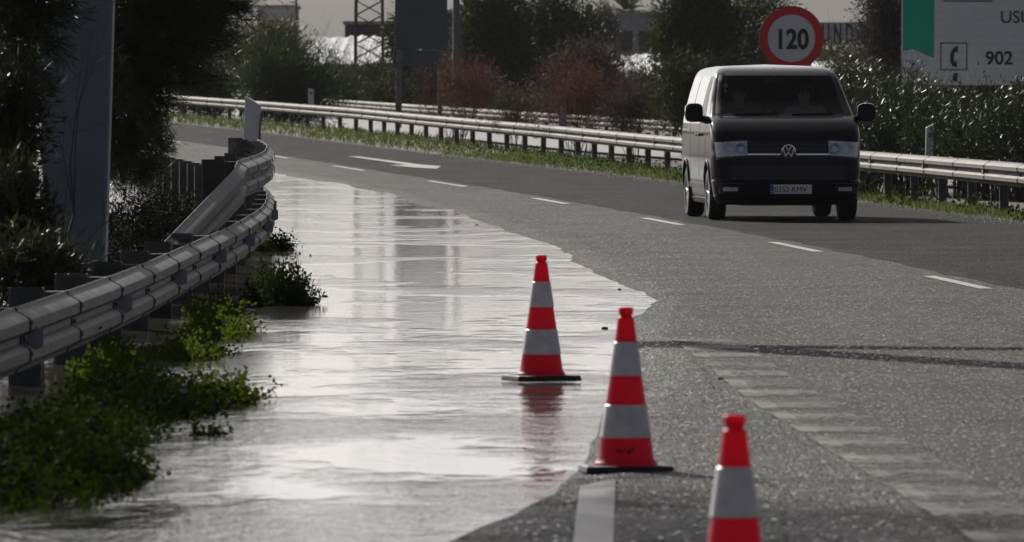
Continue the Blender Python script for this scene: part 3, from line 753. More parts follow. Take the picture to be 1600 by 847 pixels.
MB().box((0, 0, 0.02), (0.7, 0.7, 0.05)).build('base_plate', M['column'], col)

# ------------------------------------------------------------------ text
def text_mesh(name, body, size, mat, parent, loc, rot, bold=0.0, sx=1.0, align='LEFT'):
    cu = bpy.data.curves.new(name, 'FONT'); cu.body = body; cu.size = size; cu.offset = bold * size; cu.extrude = 0.002; cu.align_x = align
    to = bpy.data.objects.new('tmp', cu); COL.objects.link(to)
    bpy.context.view_layer.update()
    me = bpy.data.meshes.new_from_object(to.evaluated_get(bpy.context.evaluated_depsgraph_get()))
    bpy.data.objects.remove(to, do_unlink=True)
    o = link(name, me, mat, parent); o.location = loc; o.rotation_euler = rot; o.scale = (sx, 1, 1)
    return o
UPRIGHT = (math.pi / 2, 0, 0)

# ------------------------------------------------------------------ 120 sign
p = at(1236.5, 60, 158); gz = float(zfar(158))
sg = empty('speed_limit_sign', (p.x, 158, gz), 0.02); tag(sg, 'round red-bordered speed limit sign reading 120 above the van roof', 'road sign')
zc = p.z - gz; Rr = 0.60
MB().lathe([(Rr, 0.0), (Rr, 0.03), (Rr - .02, 0.045)], (0, 0, zc), 64, 'Y').build('sign_panel', M['galv'], sg)
MB().lathe([(0.44, -0.004), (Rr - 0.012, -0.004), (Rr - 0.012, -0.001), (0.44, -0.001), (0.44, -0.004)], (0, 0, zc), 64, 'Y', cap=False).build('red_border', M['sign_red'], sg)
MB().lathe([(0.439, -0.004), (0.439, -0.001)], (0, 0, zc), 64, 'Y').build('white_disc', M['sign_white'], sg)
text_mesh('numerals', '120', 0.50, M['sign_black'], sg, (0.005, -0.007, zc - 0.185), UPRIGHT, 0.034, 0.84, 'CENTER')
MB().box((0, 0.09, zc * .5 + .15), (0.08, 0.08, zc + .3)).build('post', M['galv'], sg)

# ------------------------------------------------------------------ big information sign
DS = 182.0; s = DS / FOC
p = at(1408, 133, DS)
iz = empty('information_sign', (p.x, DS, p.z), -0.05); tag(iz, 'large white slatted roadside board with green banner, telephone symbol and 902', 'information sign')
def sp(x, y): return ((x - 1408) * s, (133 - y) * s)          # sign-plane metres
Wd, Hd = 4.6, 3.6
mb = MB()
for i in range(int(Hd / 0.175)):
    mb.box((Wd / 2, 0.03, i * 0.175 + 0.086), (Wd, 0.045, 0.172))
mb.build('slatted_panel', M['sign_white'], iz)
MB().box((Wd / 2, 0.062, Hd / 2 - .02), (Wd - .02, 0.012, Hd - .08)).build('light_stop_sheet', M['galv'], iz)  # added sheet, stops light showing through the slat gaps
for xx in (0.8, 3.8): MB().box((xx, 0.14, Hd / 2 - 1.4), (0.16, 0.16, Hd + 2.8)).build('post', M['galv'], iz)
def plate(name, pts, mat, parent=iz, o0=0.0, th=0.004, f=sp):
    mb = MB(); q = [f(*a) for a in pts]
    mb.prism(q, lambda t: Vector((t[0], o0, t[1])), lambda t: Vector((t[0], o0 - th, t[1])))
    return mb.build(name, mat, parent)
plate('green_banner', [(1410.5, -260), (1462, -260), (1459, 91), (1445, 85), (1426, 77), (1410.5, 80)], M['sign_green'], o0=0.005)
def frame(name, x0, y0, x1, y1, t, mat):
    mb = MB()
    for (a, b, c, d) in ((x0, y0, x1, y0 + t), (x0, y1 - t, x1, y1), (x0, y0 + t, x0 + t, y1 - t), (x1 - t, y0 + t, x1, y1 - t)):
        q = [sp(a, b), sp(c, b), sp(c, d), sp(a, d)]
        mb.prism(q, lambda u: Vector((u[0], 0.005, u[1])), lambda u: Vector((u[0], 0.0, u[1])))
    return mb.build(name, mat, iz)
frame('telephone_frame', 1469, 66.5, 1511, 110, 1.6, M['sign_black'])
frame('upper_frame', 1474, -45, 1550, 2.8, 1.8, M['sign_black'])
ph = [(1496.5, 72), (1492, 73), (1487, 78), (1484.5, 85), (1484, 91), (1485, 98), (1488, 103.5), (1493, 105.3), (1495, 105), (1495, 96), (1491, 96), (1490, 91), (1491, 82), (1496.5, 81)]
plate('telephone_symbol', ph, M['sign_black'])
plate('telephone_symbol', [(1493.6, 114), (1496, 114.5), (1496, 120), (1494.5, 127), (1488, 126), (1488, 120), (1490, 115)], M['sign_black'])
a = sp(1539, 100.5); text_mesh('number', '902', 29 * s, M['sign_black'], iz, (a[0], 0.004, a[1]), UPRIGHT, 0.022, 1.0)
a = sp(1562, 36); text_mesh('lettering', 'USU', 27 * s, M['sign_black'], iz, (a[0], 0.004, a[1]), UPRIGHT, 0.008, 1.0)

# ------------------------------------------------------------------ MUNDO panel
DM = 330.0; s2 = DM / FOC; p = at(1252, 71, DM)
bd = empty('shop_sign', (p.x, DM, p.z), -0.03); tag(bd, 'long pale sign with bold navy capitals partly hidden by the 120 sign', 'shop sign')
MB().box((60 * s2, 0.1, 18 * s2), (122 * s2, 0.2, 36 * s2)).build('panel', M['sign_white'], bd)
for ch_, cx_ in zip('MUNDO', (1268, 1290, 1308.5, 1327, 1346)): text_mesh('letter', ch_, 44 * s2, M['navy'], bd, ((cx_ - 1252) * s2, -0.006, 3.2 * s2), UPRIGHT, 0.034 if ch_ != 'M' else 0.0, 0.40 if ch_ != 'M' else .5, 'CENTER')
for xx in (12 * s2, 108 * s2): MB().box((xx, 0.15, -1.6), (0.18, 0.18, 3.3)).build('post', M['brown_wall'], bd)

# ------------------------------------------------------------------ sign seen from behind + poles
DB = 238.0; s3 = DB / FOC; gz = float(zopp(DB)); p = at(622, 180, DB)
sb = empty('sign_from_behind', (p.x, DB, p.z - .25), 0.04); tag(sb, 'tall blue-grey back of a road sign on a slim post left of the russet shrub', 'road sign')
f3 = lambda x, y: ((x - 622) * s3, (180 - y) * s3 + .25)
plate('panel', [(617, 76), (699, 78), (699, -60), (617, -60)], M['signback'], sb, 0.0, 0.05, f3)
plate('lower_panel', [(615, 103), (686, 106), (686, 79.0), (615, 77.0)], M['signback'], sb, 0.0, 0.04, f3)
plate('post', [(617, 200), (627, 200), (629, 77), (619, 77)], M['galv_dull'], sb, -0.07, 0.08, f3)
plate('post', [(684, 190), (691, 190), (691, -58), (684, -58)], M['galv_dull'], sb, 0.10, 0.08, f3)
for yy in (-20, 25, 66): MB().box(((658 - 622) * s3, -0.062, (180 - yy) * s3 + .25), (80 * s3, 0.02, 0.06)).build('rail', M['signback'], sb)
def pole(label, x, y0, y1, d, r, mat=None, arm=0):
    p = at(x, y1, d); h = at(x, y0, d).z - p.z + 3.0
    o = empty('lamp_post', (p.x, d, p.z - 0.3)); tag(o, label, 'lamp post', 'slim poles behind the trees')
    MB().lathe([(r, 0), (r, .3), (r * .8, h * .5), (r * .55, h)], n=12).build('shaft', mat or M['galv_dull'], o, True)
    MB().tube((0, 0, h - .05), (arm or 1.0, 0, h + .15), r * .5, r * .4, 8).build('arm', mat or M['galv_dull'], o)
    MB().box(((arm or 1.0) + .2, 0, h + .15), (.55, .25, .12)).build('lamp_head', mat or M['galv_dull'], o, bevel=.03)
    return o
pole('grey lamp post rising just right of the tall sign back', 713, -20, 130, 300, 0.15, M['signback'])
pole('thin dark pole at the end of the small white wall', 463, -20, 70, 400, 0.06, M['post'])

# lattice pylon
DP = 380.0; s4 = DP / FOC; p = at(577, 100, DP)
py = empty('lattice_pylon', (p.x, DP, p.z - .4)); tag(py, 'dark steel lattice pylon in front of the bright greenhouse sheeting', 'pylon')
hw = lambda z: 0.62 - 0.012 * z; Hh = 9.0
for a in (-1, 1):
    for b in (-1, 1):
        MB().tube((a * hw(0), b * hw(0), 0), (a * hw(Hh), b * hw(Hh), Hh), 0.075, 0.065, 5).build('leg', M['post'], py)
mb = MB(); n = 14
for i in range(n):
    z0, z1 = Hh * i / n, Hh * (i + 1) / n
    for k in range(4):
        c = [(-1, -1), (1, -1), (1, 1), (-1, 1)]; a, b = c[k], c[(k + 1) % 4]
        mb.tube((a[0] * hw(z0), a[1] * hw(z0), z0), (b[0] * hw(z1), b[1] * hw(z1), z1), 0.025, n=4)
        mb.tube((b[0] * hw(z0), b[1] * hw(z0), z0), (a[0] * hw(z1), a[1] * hw(z1), z1), 0.025, n=4)
mb.build('lattice_bracing', M['post'], py)

# ------------------------------------------------------------------ far buildings
def building(name, label, cat, x0, x1, y0, y1, d, mat, depth=8.0, win=None, pitch=0.0):
    a, b = at(x0, y0, d), at(x1, y1, d); gz = float(ground_z(np.array([[(a.x + b.x) / 2]]), np.array([[d]]))[0, 0])
    w = b.x - a.x; zb = min(b.z, gz) - 0.2; h = a.z - zb
    o = empty(name, ((a.x + b.x) / 2, d, zb)); tag(o, label, cat)
    MB().box((0, depth / 2, h / 2), (w, depth, h)).build('wall', mat, o)
    mb = MB()
    if pitch: mb.prism([(-w / 2 - .3, 0), (w / 2 + .3, 0), (w / 2 + .3, .12), (0, pitch), (-w / 2 - .3, .12)], lambda q: Vector((q[0], -.3, h + q[1] + .003)), lambda q: Vector((q[0], depth + .3, h + q[1] + .003)))
    else: mb.box((0, depth / 2, h + 0.083), (w + .2, depth + .2, 0.16))
    mb.build('roof', M['render_grey'], o)
    for (fx, fz, ww, hh) in (win or []):
        f = MB().box((fx * w, -0.012, fz * h), (ww, 0.02, hh)).build('window', M['render_grey'], o)
        MB().box((fx * w, -0.026, fz * h), (ww - .16, 0.006, hh - .16)).build('pane', M['window'], f)
    return o
building('white_outbuilding', 'small plain white-walled outbuilding above the brown hedge on the left', 'building', 402, 461, 13, 46, 420, M['render_white'])
building('brown_warehouse', 'low dark brown warehouse wall behind the lattice pylon', 'building', 539, 612, 38, 56, 452, M['brown_wall'])
building('pale_building', 'pale grey two-storey building behind bare branches in the middle', 'building', 958, 1046, 24, 112, 440, M['render_grey'], win=[(-.3, .72, 1.0, 1.2), (.1, .72, 1.0, 1.2), (-.3, .3, 1.0, 1.2)])
building('roadside_office', 'wide building with dark brown front mostly hidden by the tall dark trees', 'building', 690, 800, 20, 140, 450, M['brown_wall'], win=[(-.2, .6, 1.5, 1.0), (.25, .6, 1.5, 1.0)])  # dark brown wall under a pale grey roof
ch = at(920, 70, 405); o = empty('chimney_stack', (ch.x, 405, 0.3)); tag(o, 'dark brick chimney with a small metal cowl above the trees', 'chimney')
MB().box((0, 0, 2.1), (.75, .75, 4.2)).build('stack', M['brown_wall'], o)
mb = MB()
for a in (-1, 1):
    for b in (-1, 1): mb.box((a * .25, b * .25, 4.45), (.06, .06, .5))
mb.box((0, 0, 4.73), (.8, .8, .06)).box((0, 0, 5.1), (.35, .35, .65)); mb.build('cowl', M['post'], o)

def tunnel(label, x0, x1, ytop, ybot, d, n, run=26):
    """a flat plastic greenhouse on gently rising land: sagging roof sheets between wires, hanging front sheets"""
    a, b = at(x0, ytop, d + run), at(x1, ybot, d); w = (x1 - x0) * d / FOC; h = b.z; rise = a.z - b.z
    X0 = (x0 - 800) * d / FOC; gz = 0.3
    o = empty('greenhouse', (X0 + w / 2, d, gz)); tag(o, label, 'greenhouse', 'white plastic greenhouses')
    bw = w / n
    for k in range(n):
        V = []; rows = 30; cols = 7
        for j in range(rows):
            y = run * j / (rows - 1); z = h - gz + rise * (y / run) + .05 * math.sin(y * 1.1 + k * 1.3) + .03 * random.random()
            for i in range(cols):
                t = i / (cols - 1); V.append((-w / 2 + bw * (k + t) * 1.0, y, z - .07 * math.sin(t * math.pi) + .05 * random.random()))
        F = [(j * cols + i, j * cols + i + 1, (j + 1) * cols + i + 1, (j + 1) * cols + i) for j in range(rows - 1) for i in range(cols - 1)]
        link('plastic_roof', np_mesh('plastic_roof', V, F), M['tunnel'], o, True)
        MB().box((-w / 2 + bw * (k + .5), .05, (h - gz) * .5), (bw * .96, .04, (h - gz) * .94)).build('front_sheet', M['tunnel'], o)
    mb = MB()
    for k in range(n + 1): mb.box((-w / 2 + bw * k, -0.03, (h - gz) * .5), (.09, .07, h - gz))
    mb.build('frame', M['post'], o)
    return o
tunnel('bright white plastic greenhouse with arched bays behind the lattice pylon', 468, 614, 57, 100, 395, 7)
tunnel('white plastic greenhouse glinting through the bare branches in the middle', 940, 1046, 86, 122, 385, 5)
tunnel('small stretch of white greenhouse roof just right of the van roof', 1280, 1400, 96, 112, 330, 5)

# billboard with pale rails and a magenta strip
DQ = 340.0; s5 = DQ / FOC; p = at(757, 60, DQ)
q = empty('billboard', (p.x, DQ, p.z - 1.5)); tag(q, 'pale railed frame with a magenta corner high up right of the lamp post', 'billboard')
hb = 1.5
for (y0, y1) in ((2, 5.5), (11, 14), (39, 42)): MB().box((0, 0, (60 - (y0 + y1) / 2) * s5 + hb), (62 * s5, 0.08, (y1 - y0) * s5)).build('rail', M['render_white'], q)
mb = MB(); mb.prism([(-31, 59), (-14, 48), (-31, 46)], lambda t: Vector((t[0] * s5, .12, t[1] * s5 + hb)), lambda t: Vector((t[0] * s5, .05, t[1] * s5 + hb))); mb.build('magenta_panel', M['pink'], q)
for xx in (-31, 31): MB().box((xx * s5, 0.14, 1.4), (.12, .12, 4.4)).build('post', M['galv_dull'], q)
MB().box((0, .3, 1.9 + hb * .3), (60 * s5, .06, 0.9)).build('back_panel', M['brown_wall'], q)

# ------------------------------------------------------------------ hills
t = np.linspace(-1, 1, 160); V = []; rows = 14
hx = t * 2600
ridge = 36 + 7 * np.sin(t * 5 + 1) + 4 * np.sin(t * 13) + 2 * np.sin(t * 31 + 2)
for j in range(rows):
    f = j / (rows - 1)
    prof = math.sin(min(1, f * 1.25) * math.pi / 2) if f < .8 else 1 - (f - .8) * .8
    for i in range(160): V.append((hx[i], 1150 + 700 * f + 60 * math.sin(hx[i] * .004), 1.2 + (ridge[i]) * .62 * prof + 1.2 * math.sin(hx[i] * .03 + j)))
F = [(j * 160 + i, j * 160 + i + 1, (j + 1) * 160 + i + 1, (j + 1) * 160 + i) for j in range(rows - 1) for i in range(159)]
tag(link('hills', np_mesh('hills', V, F), M['hill'], smooth=True), kind='structure')


# ------------------------------------------------------------------ vegetation: left side
def leafy(name, label, cat, c, r, base, mat, n_clump, per, cr, leaf, wl, trunk_r=.06, height=None, **kw):
    return tree(name, label, cat, base, height or (c[2] + r[2] - base[2]), c, r, mat, n_clump, per, cr, leaf, wl, trunk_r, **kw)

def needle_tufts(C, Dv, n, L, W):
    """fans of thin needles around shoot ends"""
    P = np.repeat(C, n, 0) + RNG.normal(size=(len(C) * n, 3)) * 0.03
    D = unit(np.repeat(Dv, n, 0) + RNG.normal(size=(len(C) * n, 3)) * 0.55)
    return leaf_mesh('needles', P, D, L * (0.7 + .5 * RNG.random(len(P))), W)

def pine(label, base, limbs, trunk_h, trunk_r, tufts, nl=26, L=0.13, W=0.0055, group=None):
    """pine: trunk, drooping limbs, needle fans along every shoot"""
    b = np.array(base, float); o = empty('pine_tree', base); tag(o, label, 'tree', group)
    segs = []
    tp = [np.array([0, 0, -.3]), np.array([.05, .1, trunk_h * .35]), np.array([-.08, .15, trunk_h * .7]), np.array([0.05, .1, trunk_h])]
    for i in range(3): segs.append((tp[i], tp[i + 1], trunk_r * (1 - .25 * i), trunk_r * (1 - .25 * (i + 1))))
    C, Dd = [], []
    for (tip, z0, nn, spread) in limbs:
        tip = np.array(tip, float) - b
        f = np.clip(z0 / trunk_h, 0, 1); p0 = np.array([np.interp(z0, [q[2] for q in tp], [q[k] for q in tp]) for k in range(3)])
        pts = [p0 + (tip - p0) * t + np.array([0, 0, .35 * math.sin(t * math.pi)]) for t in np.linspace(0, 1, 7)]
        for i in range(6): segs.append((pts[i], pts[i + 1], .035 * (1 - i / 7) + .006, .035 * (1 - (i + 1) / 7) + .006))
        dl = unit(tip - p0)
        for k in range(nn):
            t = .25 + .75 * RNG.random() ** .7
            q = p0 + (tip - p0) * t + np.array([0, 0, .35 * math.sin(t * math.pi)])
            e = q + RNG.normal(size=3) * spread * (1.15 - .5 * t) + dl * .12
            segs.append((q, e, .008, .003))
            dd = unit(e - q + dl * .2)
            for m in range(tufts):
                g = q + (e - q) * (.35 + .65 * (m + 1) / tufts)
                C.append(g); Dd.append(unit(dd + RNG.normal(size=3) * .3))
    link('trunk', segs_mesh('trunk', segs, 6), M['bark'], o, True)
    link('crown', needle_tufts(np.array(C), np.array(Dd), nl, L, W), M['pine'], o)
    return o

def limbs_px(spec, d0, jitter):
    out = []
    for (x, y, n, sp) in spec:
        d = d0 + jitter * (RNG.random() - .5)
        v = at(x, y, d); out.append(((v.x, v.y, v.z), max(.4, v.z + .3 * RNG.random() + .15), n, sp))
    return out
# the big dark pine right of the column
spec = [(355, 12, 34, .24), (330, 40, 30, .24), (372, -20, 34, .25), (310, 75, 30, .24), (285, 105, 28, .22), (262, 135, 26, .2), (240, 165, 24, .19), (228, 200, 22, .17), (236, 238, 18, .14), (222, 268, 16, .14),
        (300, 10, 34, .28), (260, 30, 34, .28), (270, 70, 34, .28), (240, 95, 30, .26), (220, 60, 30, .28), (215, 130, 30, .24), (205, 165, 28, .22), (200, 20, 30, .28), (215, 0, 30, .3), (250, -10, 34, .3), (320, -35, 34, .28),
        (195, 210, 24, .2), (205, 250, 20, .18), (190, 100, 26, .25), (195, 285, 18, .16), (180, 240, 20, .2), (345, -60, 30, .3), (280, -70, 30, .3), (220, -60, 30, .3), (188, 60, 28, .26)]
spec = [(x, y, int(n * 1.45), s) for (x, y, n, s) in spec] + [(300, 60, 40, .26), (330, 10, 40, .26), (270, 45, 40, .28), (245, 135, 34, .22), (285, 85, 40, .24), (225, 180, 30, .2), (365, 0, 40, .2), (235, 215, 24, .15), (210, 235, 26, .18)]
pine('big dark pine drooping over the road right of the blue-grey column', (-3.95, 74.0, -.05), limbs_px(spec, 73.5, 1.8), 3.6, .14, 3, nl=24)
# needle branches left of the column
spec = [(70, -15, 30, .24), (45, 30, 30, .22), (20, 20, 30, .26), (70, 50, 20, .14), (50, 85, 20, .14), (20, 75, 28, .22), (40, 125, 24, .16), (-20, 60, 30, .26), (10, 130, 26, .22), (120, 10, 16, .14)]
pine('dark pine at the picture edge whose branches hang over the left of the column', (-3.75, 58.6, .05), limbs_px(spec, 58.6, 1.0), 3.4, .12, 3, nl=24)

# olive-leaved shrubs in front of the column
def ctr(x, y, d): v = at(x, y, d); return (v.x, v.y, v.z)
for (lab, x, y, d, rx, rz, nc) in (
        ('leathery-leaved dark shrub at the picture edge halfway up the column', 5, 205, 57.5, .24, .42, 150),
        ('low leathery-leaved shrub at the foot of the column left of it', 15, 335, 56.5, .26, .36, 150),
        ('small dark shrub with pale edges growing just above the left barrier', 45, 425, 55.0, .36, .18, 90)):
    c = ctr(x, y, d); g = gl(d, c[0])
    leafy('shrub', lab, 'shrub', c, (rx, rx, rz), (c[0], d, g), M['leaf_dark'], nc, 30, .13, .085, .022, trunk_r=.02, stems=4, twig=M['twig'], part='leaves')
# dark undergrowth of dry twigs between column and barrier
def twig_bush(name, label, cat, base, rad, h, n, mat, r=.006, leaf=None, nleaf=0, ll=.05, lw=.015, spread=.55, group=None, depth=2, lean=0.0, fit=None):
    o = empty(name, base); tag(o, label, cat, group); segs = []; tips = []
    for k in range(n):
        a = RNG.random() * 2 * math.pi; rr = rad * .35 * math.sqrt(RNG.random())
        d = np.array([math.cos(a) * .55 * RNG.random() + lean, math.sin(a) * .55 * RNG.random(), .9]); d /= np.linalg.norm(d)
        tips += grow((math.cos(a) * rr, math.sin(a) * rr, -.1), d, h * (.42 + .25 * RNG.random()), r, depth, segs, spread, 3, .12, .22)
    if fit:                                               # keep the bush within its spread
        r95 = np.percentile([math.hypot(s[1][0], s[1][1]) for s in segs], 93); hz = max(s[1][2] for s in segs); k = np.array([fit / r95, fit / r95, h / hz])
        segs = [(np.asarray(p) * k, np.asarray(q) * k, ra, rb) for p, q, ra, rb in segs]
    link('branches', segs_mesh('branches', segs, 4), mat, o)
    if leaf is not None:
        S = np.array([(*a, *b) for a, b, _, _ in segs]); L = np.linalg.norm(S[:, 3:] - S[:, :3], axis=1)
        w = (S[:, 5] > h * .25) * L; i = RNG.choice(len(S), nleaf, p=w / w.sum()); t = RNG.random((nleaf, 1))
        P = S[i, :3] * (1 - t) + S[i, 3:] * t + RNG.normal(size=(nleaf, 3)) * ll * .6
        link('leaves', leaf_mesh('leaves', P, unit(S[i, 3:] - S[i, :3]) + rand_dirs(nleaf) * .8, ll * (.6 + .8 * RNG.random(nleaf)), lw), leaf, o)
    return o
for (lab, x, yb, d, rad, h) in (
        ('tangle of dark dry twigs between the column and the sloping barrier end', 215, 400, 78, .5, .75),
        ('dark twiggy undergrowth under the drooping pine beside the barrier posts', 265, 345, 96, .6, .6),
        ('dark leafy undergrowth behind the barrier posts below the pine', 215, 372, 88, .7, .5),
        ('dark leafy undergrowth filling the bank right of the column foot', 190, 410, 72, .5, .8),
        ('dry undergrowth thicket at the foot of the big pine', 285, 372, 92, .45, .55),
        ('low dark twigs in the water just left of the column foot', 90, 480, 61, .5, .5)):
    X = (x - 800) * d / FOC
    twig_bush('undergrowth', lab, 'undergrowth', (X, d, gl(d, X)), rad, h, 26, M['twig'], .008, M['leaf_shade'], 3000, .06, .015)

RNG = np.random.default_rng(21)
# juicy green weeds along the flooded gutter
def weeds(label, x, y, d, rx, ry, h, n, dark=False):
    X = (x - 800) * d / FOC; zb = -.04
    o = empty('weed_clump', (X, d, zb)); tag(o, label, 'weeds', 'green weeds growing in the flooded gutter')
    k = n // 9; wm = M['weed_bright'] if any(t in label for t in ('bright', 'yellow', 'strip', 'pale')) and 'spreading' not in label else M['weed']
    a = RNG.random(k) * 2 * math.pi; r = np.sqrt(RNG.random(k)) * (.75 + .5 * RNG.random(k))
    bx, by = np.cos(a) * r * rx, np.sin(a) * r * ry
    hh = h * (1.05 - .6 * np.minimum(r, 1.2) ** 1.5) * (.15 + 1.3 * RNG.random(k) ** 1.8) * (.55 + .9 * (vnoise(bx * 1 + 50 + X, by * 1 + d, 3.2, 9) + .5))
    tx, ty = bx + RNG.normal(size=k) * .07, by + RNG.normal(size=k) * .07
    segs = [((bx[i], by[i], 0), (tx[i], ty[i], hh[i]), .0035, .002) for i in range(k)]
    link('stems', segs_mesh('stems', segs, 3), wm, o)
    i = np.repeat(np.arange(k), 13); t = .25 + .8 * RNG.random(len(i))
    P = np.stack([bx[i] + (tx - bx)[i] * t, by[i] + (ty - by)[i] * t, hh[i] * t + .02], 1) + RNG.normal(size=(len(i), 3)) * .022
    Dv = rand_dirs(len(i)) + np.array([0, 0, .35])
    nb = k // 2; j = RNG.integers(0, k, nb); GB = np.stack([bx[j] + RNG.normal(size=nb) * .05, by[j] + RNG.normal(size=nb) * .1, 0 * bx[j]], 1)
    link('grass_blades', leaf_mesh('grass_blades', GB, rand_dirs(nb) * .5 + np.array([0, 0, 1.]), h * (.4 + .6 * RNG.random(nb)), .006), wm, o)
    link('leaves', leaf_mesh('leaves', P, Dv, .030 * (.6 + .8 * RNG.random(len(i))), .024), wm, o)
    return o
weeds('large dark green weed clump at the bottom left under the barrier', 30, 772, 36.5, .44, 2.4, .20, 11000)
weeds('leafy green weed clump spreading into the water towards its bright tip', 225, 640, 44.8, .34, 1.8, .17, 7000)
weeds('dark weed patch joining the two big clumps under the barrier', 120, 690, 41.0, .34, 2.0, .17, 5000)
weeds('bright green tuft sticking farthest out into the water from the big clump', 345, 628, 46.0, .19, .55, .17, 1500)
weeds('yellow-green sprig of weeds by the barrier posts', 300, 555, 54, .2, 1.4, .16, 1300)
weeds('thin pale weeds standing in shallow water below the round bush', 350, 520, 59, .18, 1.3, .16, 900)
weeds('rounded green bush in the water at the bend of the barrier', 440, 472, 67.0, .23, .7, .33, 4200)
weeds('small spiky weed tuft at the far bend of the barrier', 428, 390, 89.5, .17, .6, .20, 1500)
weeds('strip of thin weeds and grass along the nearest barrier posts', 165, 590, 50, .16, 3.2, .2, 1800)
weeds('strip of thin weeds and grass under the barrier before its bend', 330, 500, 62, .14, 4.0, .2, 1500)
weeds('single small sprig in the open water near the big clump', 312, 690, 41.5, .05, .2, .14, 160)

# ------------------------------------------------------------------ vegetation: right side
ole = [('tall oleander beside the van with glinting narrow leaves', 1345, 100, 345, 139, .95), ('oleander just left of the slanted delineator with long glinting leaves', 1418, 122, 330, 136, .85),
       ('oleander right of the slanted delineator below the telephone symbol', 1492, 150, 345, 133, .85), ('oleander under the white board with arching pale leaves', 1552, 160, 350, 130, .85),
       ('oleander cut by the right picture edge, reaching up to the board', 1618, 120, 355, 128, .9)]
for (lab, x, y0, y1, d, rx) in ole:
    s_ = d / FOC; X = (x - 800) * s_; g = float(zfar(d)); zt = CAMZ - (y0 - HOR) * s_
    c = (X, d, (zt + g) / 2 + .1); rz = (zt - g) / 2 - .05
    o = empty('oleander', (X, d, g)); tag(o, lab, 'shrub', 'oleanders behind the barrier')
    segs = []; P = []; Dv = []
    for k in range(95):                                   # many upright stems fanning from the base
        a = RNG.random() * 2 * math.pi; r0 = .35 * math.sqrt(RNG.random()); r1 = rx * math.sqrt(RNG.random()) * 1.15
        top = (zt - g) * (1.04 - .25 * (r1 / rx) ** 2) * (.70 + .30 * RNG.random())
        p0 = np.array([math.cos(a) * r0, math.sin(a) * r0, -.1]); p1 = np.array([math.cos(a) * r1, math.sin(a) * r1, top])
        pm = (p0 * .45 + p1 * .55) + np.array([-math.cos(a) * .08, -math.sin(a) * .08, .1])
        segs += [(p0, pm, .012, .008), (pm, p1, .008, .004)]
        n = 46; t = np.sqrt(.02 + .98 * RNG.random(n))
        q = np.where(t[:, None] < .55, p0 + (pm - p0) * t[:, None] / .55, pm + (p1 - pm) * (t[:, None] - .55) / .45)
        P.append(q); Dv.append(unit(p1 - pm) * .8 + rand_dirs(n) * .75)
    link('stems', segs_mesh('stems', segs, 4), M['twig'], o)
    P = np.concatenate(P); Dv = np.concatenate(Dv)
    link('leaves', leaf_mesh('leaves', P, Dv, .15 * (.6 + .7 * RNG.random(len(P))), .019), M['oleander'], o)
for (lab, x0, x1, y0) in (('dark shrub behind the oleanders under the left end of the white board', 1385, 1470, 122), ('dark shrub behind the oleanders in the middle under the white board', 1460, 1550, 146), ('dark shrub behind the oleanders at the right picture edge', 1535, 1640, 142), ('dark shrub showing between the van mirror and the oleanders', 1290, 1390, 112)):
    pxtree('backing_shrub', lab, 'shrub', x0, x1, y0, 330, 165, M['leaf_dark'], 190, 50, .3, .1, .028, depth=.7, trunk_r=.04, stems=5, twig=M['twig'], part='leaves', group='dark shrubs behind the oleanders')
pxtree('backing_shrub', 'dark hedge-like shrub far behind the white board posts', 'shrub', 1430, 1660, 126, 200, 222, M['leaf_dark'], 260, 50, .35, .13, .04, depth=.8, trunk_r=.05, stems=6, twig=M['twig'], part='leaves', group='dark shrubs behind the oleanders')
pxtree('tamarisk', 'soft feathery green bush among the oleanders right of the van', 'shrub', 1378, 1478, 118, 300, 141, M['feather'], 120, 60, .22, .10, .008, depth=.5, trunk_r=.03, stems=5, twig=M['twig'], part='foliage', shell=.2)

# verge grass and pale grit along the outer edge
def verge(name, d0, d1, n, hh, inset, width, mat, L0):
    d = d0 + (d1 - d0) * RNG.random(n); e = ip(EDGE, d); r = ip(RAIL_R, d)
    patch = vnoise(d * 1.0, e * 1.0, .35, 11) + .5
    x = e + inset + (r - e + width) * RNG.random(n) ** .9
    P = np.stack([x, d, zfar(d) - .02], 1)
    keep = (RNG.random(n) < .35 + .8 * patch); P = P[keep]; patch = patch[keep]
    Dv = rand_dirs(len(P)) * .55 + np.array([0, 0, 1.0])
    return tag(link(name, leaf_mesh(name, P, Dv, hh * (.3 + 1.0 * RNG.random(len(P))) * (.6 + .7 * patch), L0), mat), kind='stuff')
verge('verge_grass', 96, 200, 26000, .17, .02, .5, M['grass'], .013)
verge('far_verge_grass', 200, 320, 9000, .20, .1, .8, M['grass'], .03)
# leafy weeds on the verge
n = 5200; d = 100 + 105 * RNG.random(n); cl = vnoise(d, d * 0, .9, 5) > .02; d = d[cl]; n = len(d)
e, r = ip(EDGE, d), ip(RAIL_R, d)
P = np.stack([e + .12 + (r - e + .1) * RNG.random(n), d, zfar(d) + .26 * RNG.random(n) ** 1.6], 1)
tag(link('verge_weeds', leaf_mesh('verge_weeds', P, rand_dirs(n) + np.array([0, 0, .3]), .07, .045), M['weed']), kind='stuff')
# grit along the road edge
n = 9000; d = 96 + 190 * RNG.random(n) ** 1.3; e = ip(EDGE, d); P = np.stack([e + RNG.normal(size=n) * .22 + .02, d, zfar(d) + .026], 1)
sz = .005 + .012 * RNG.random(n) ** 3
V = np.empty((n, 5, 3)); 
for k, (a, b) in enumerate(((1, 0), (0, 1), (-1, 0), (0, -1))): V[:, k] = P + np.stack([a * sz * (.7 + .6 * RNG.random(n)), b * sz, 0 * sz], 1)
V[:, 4] = P + np.stack([0 * sz, 0 * sz, sz * 1.1], 1)
F = np.concatenate([np.arange(n)[:, None] * 5 + np.array([k, (k + 1) % 4, 4]) for k in range(4)])
tag(link('road_edge_gravel', np_mesh('road_edge_gravel', V.reshape(-1, 3), F), M['gravel']), kind='stuff')

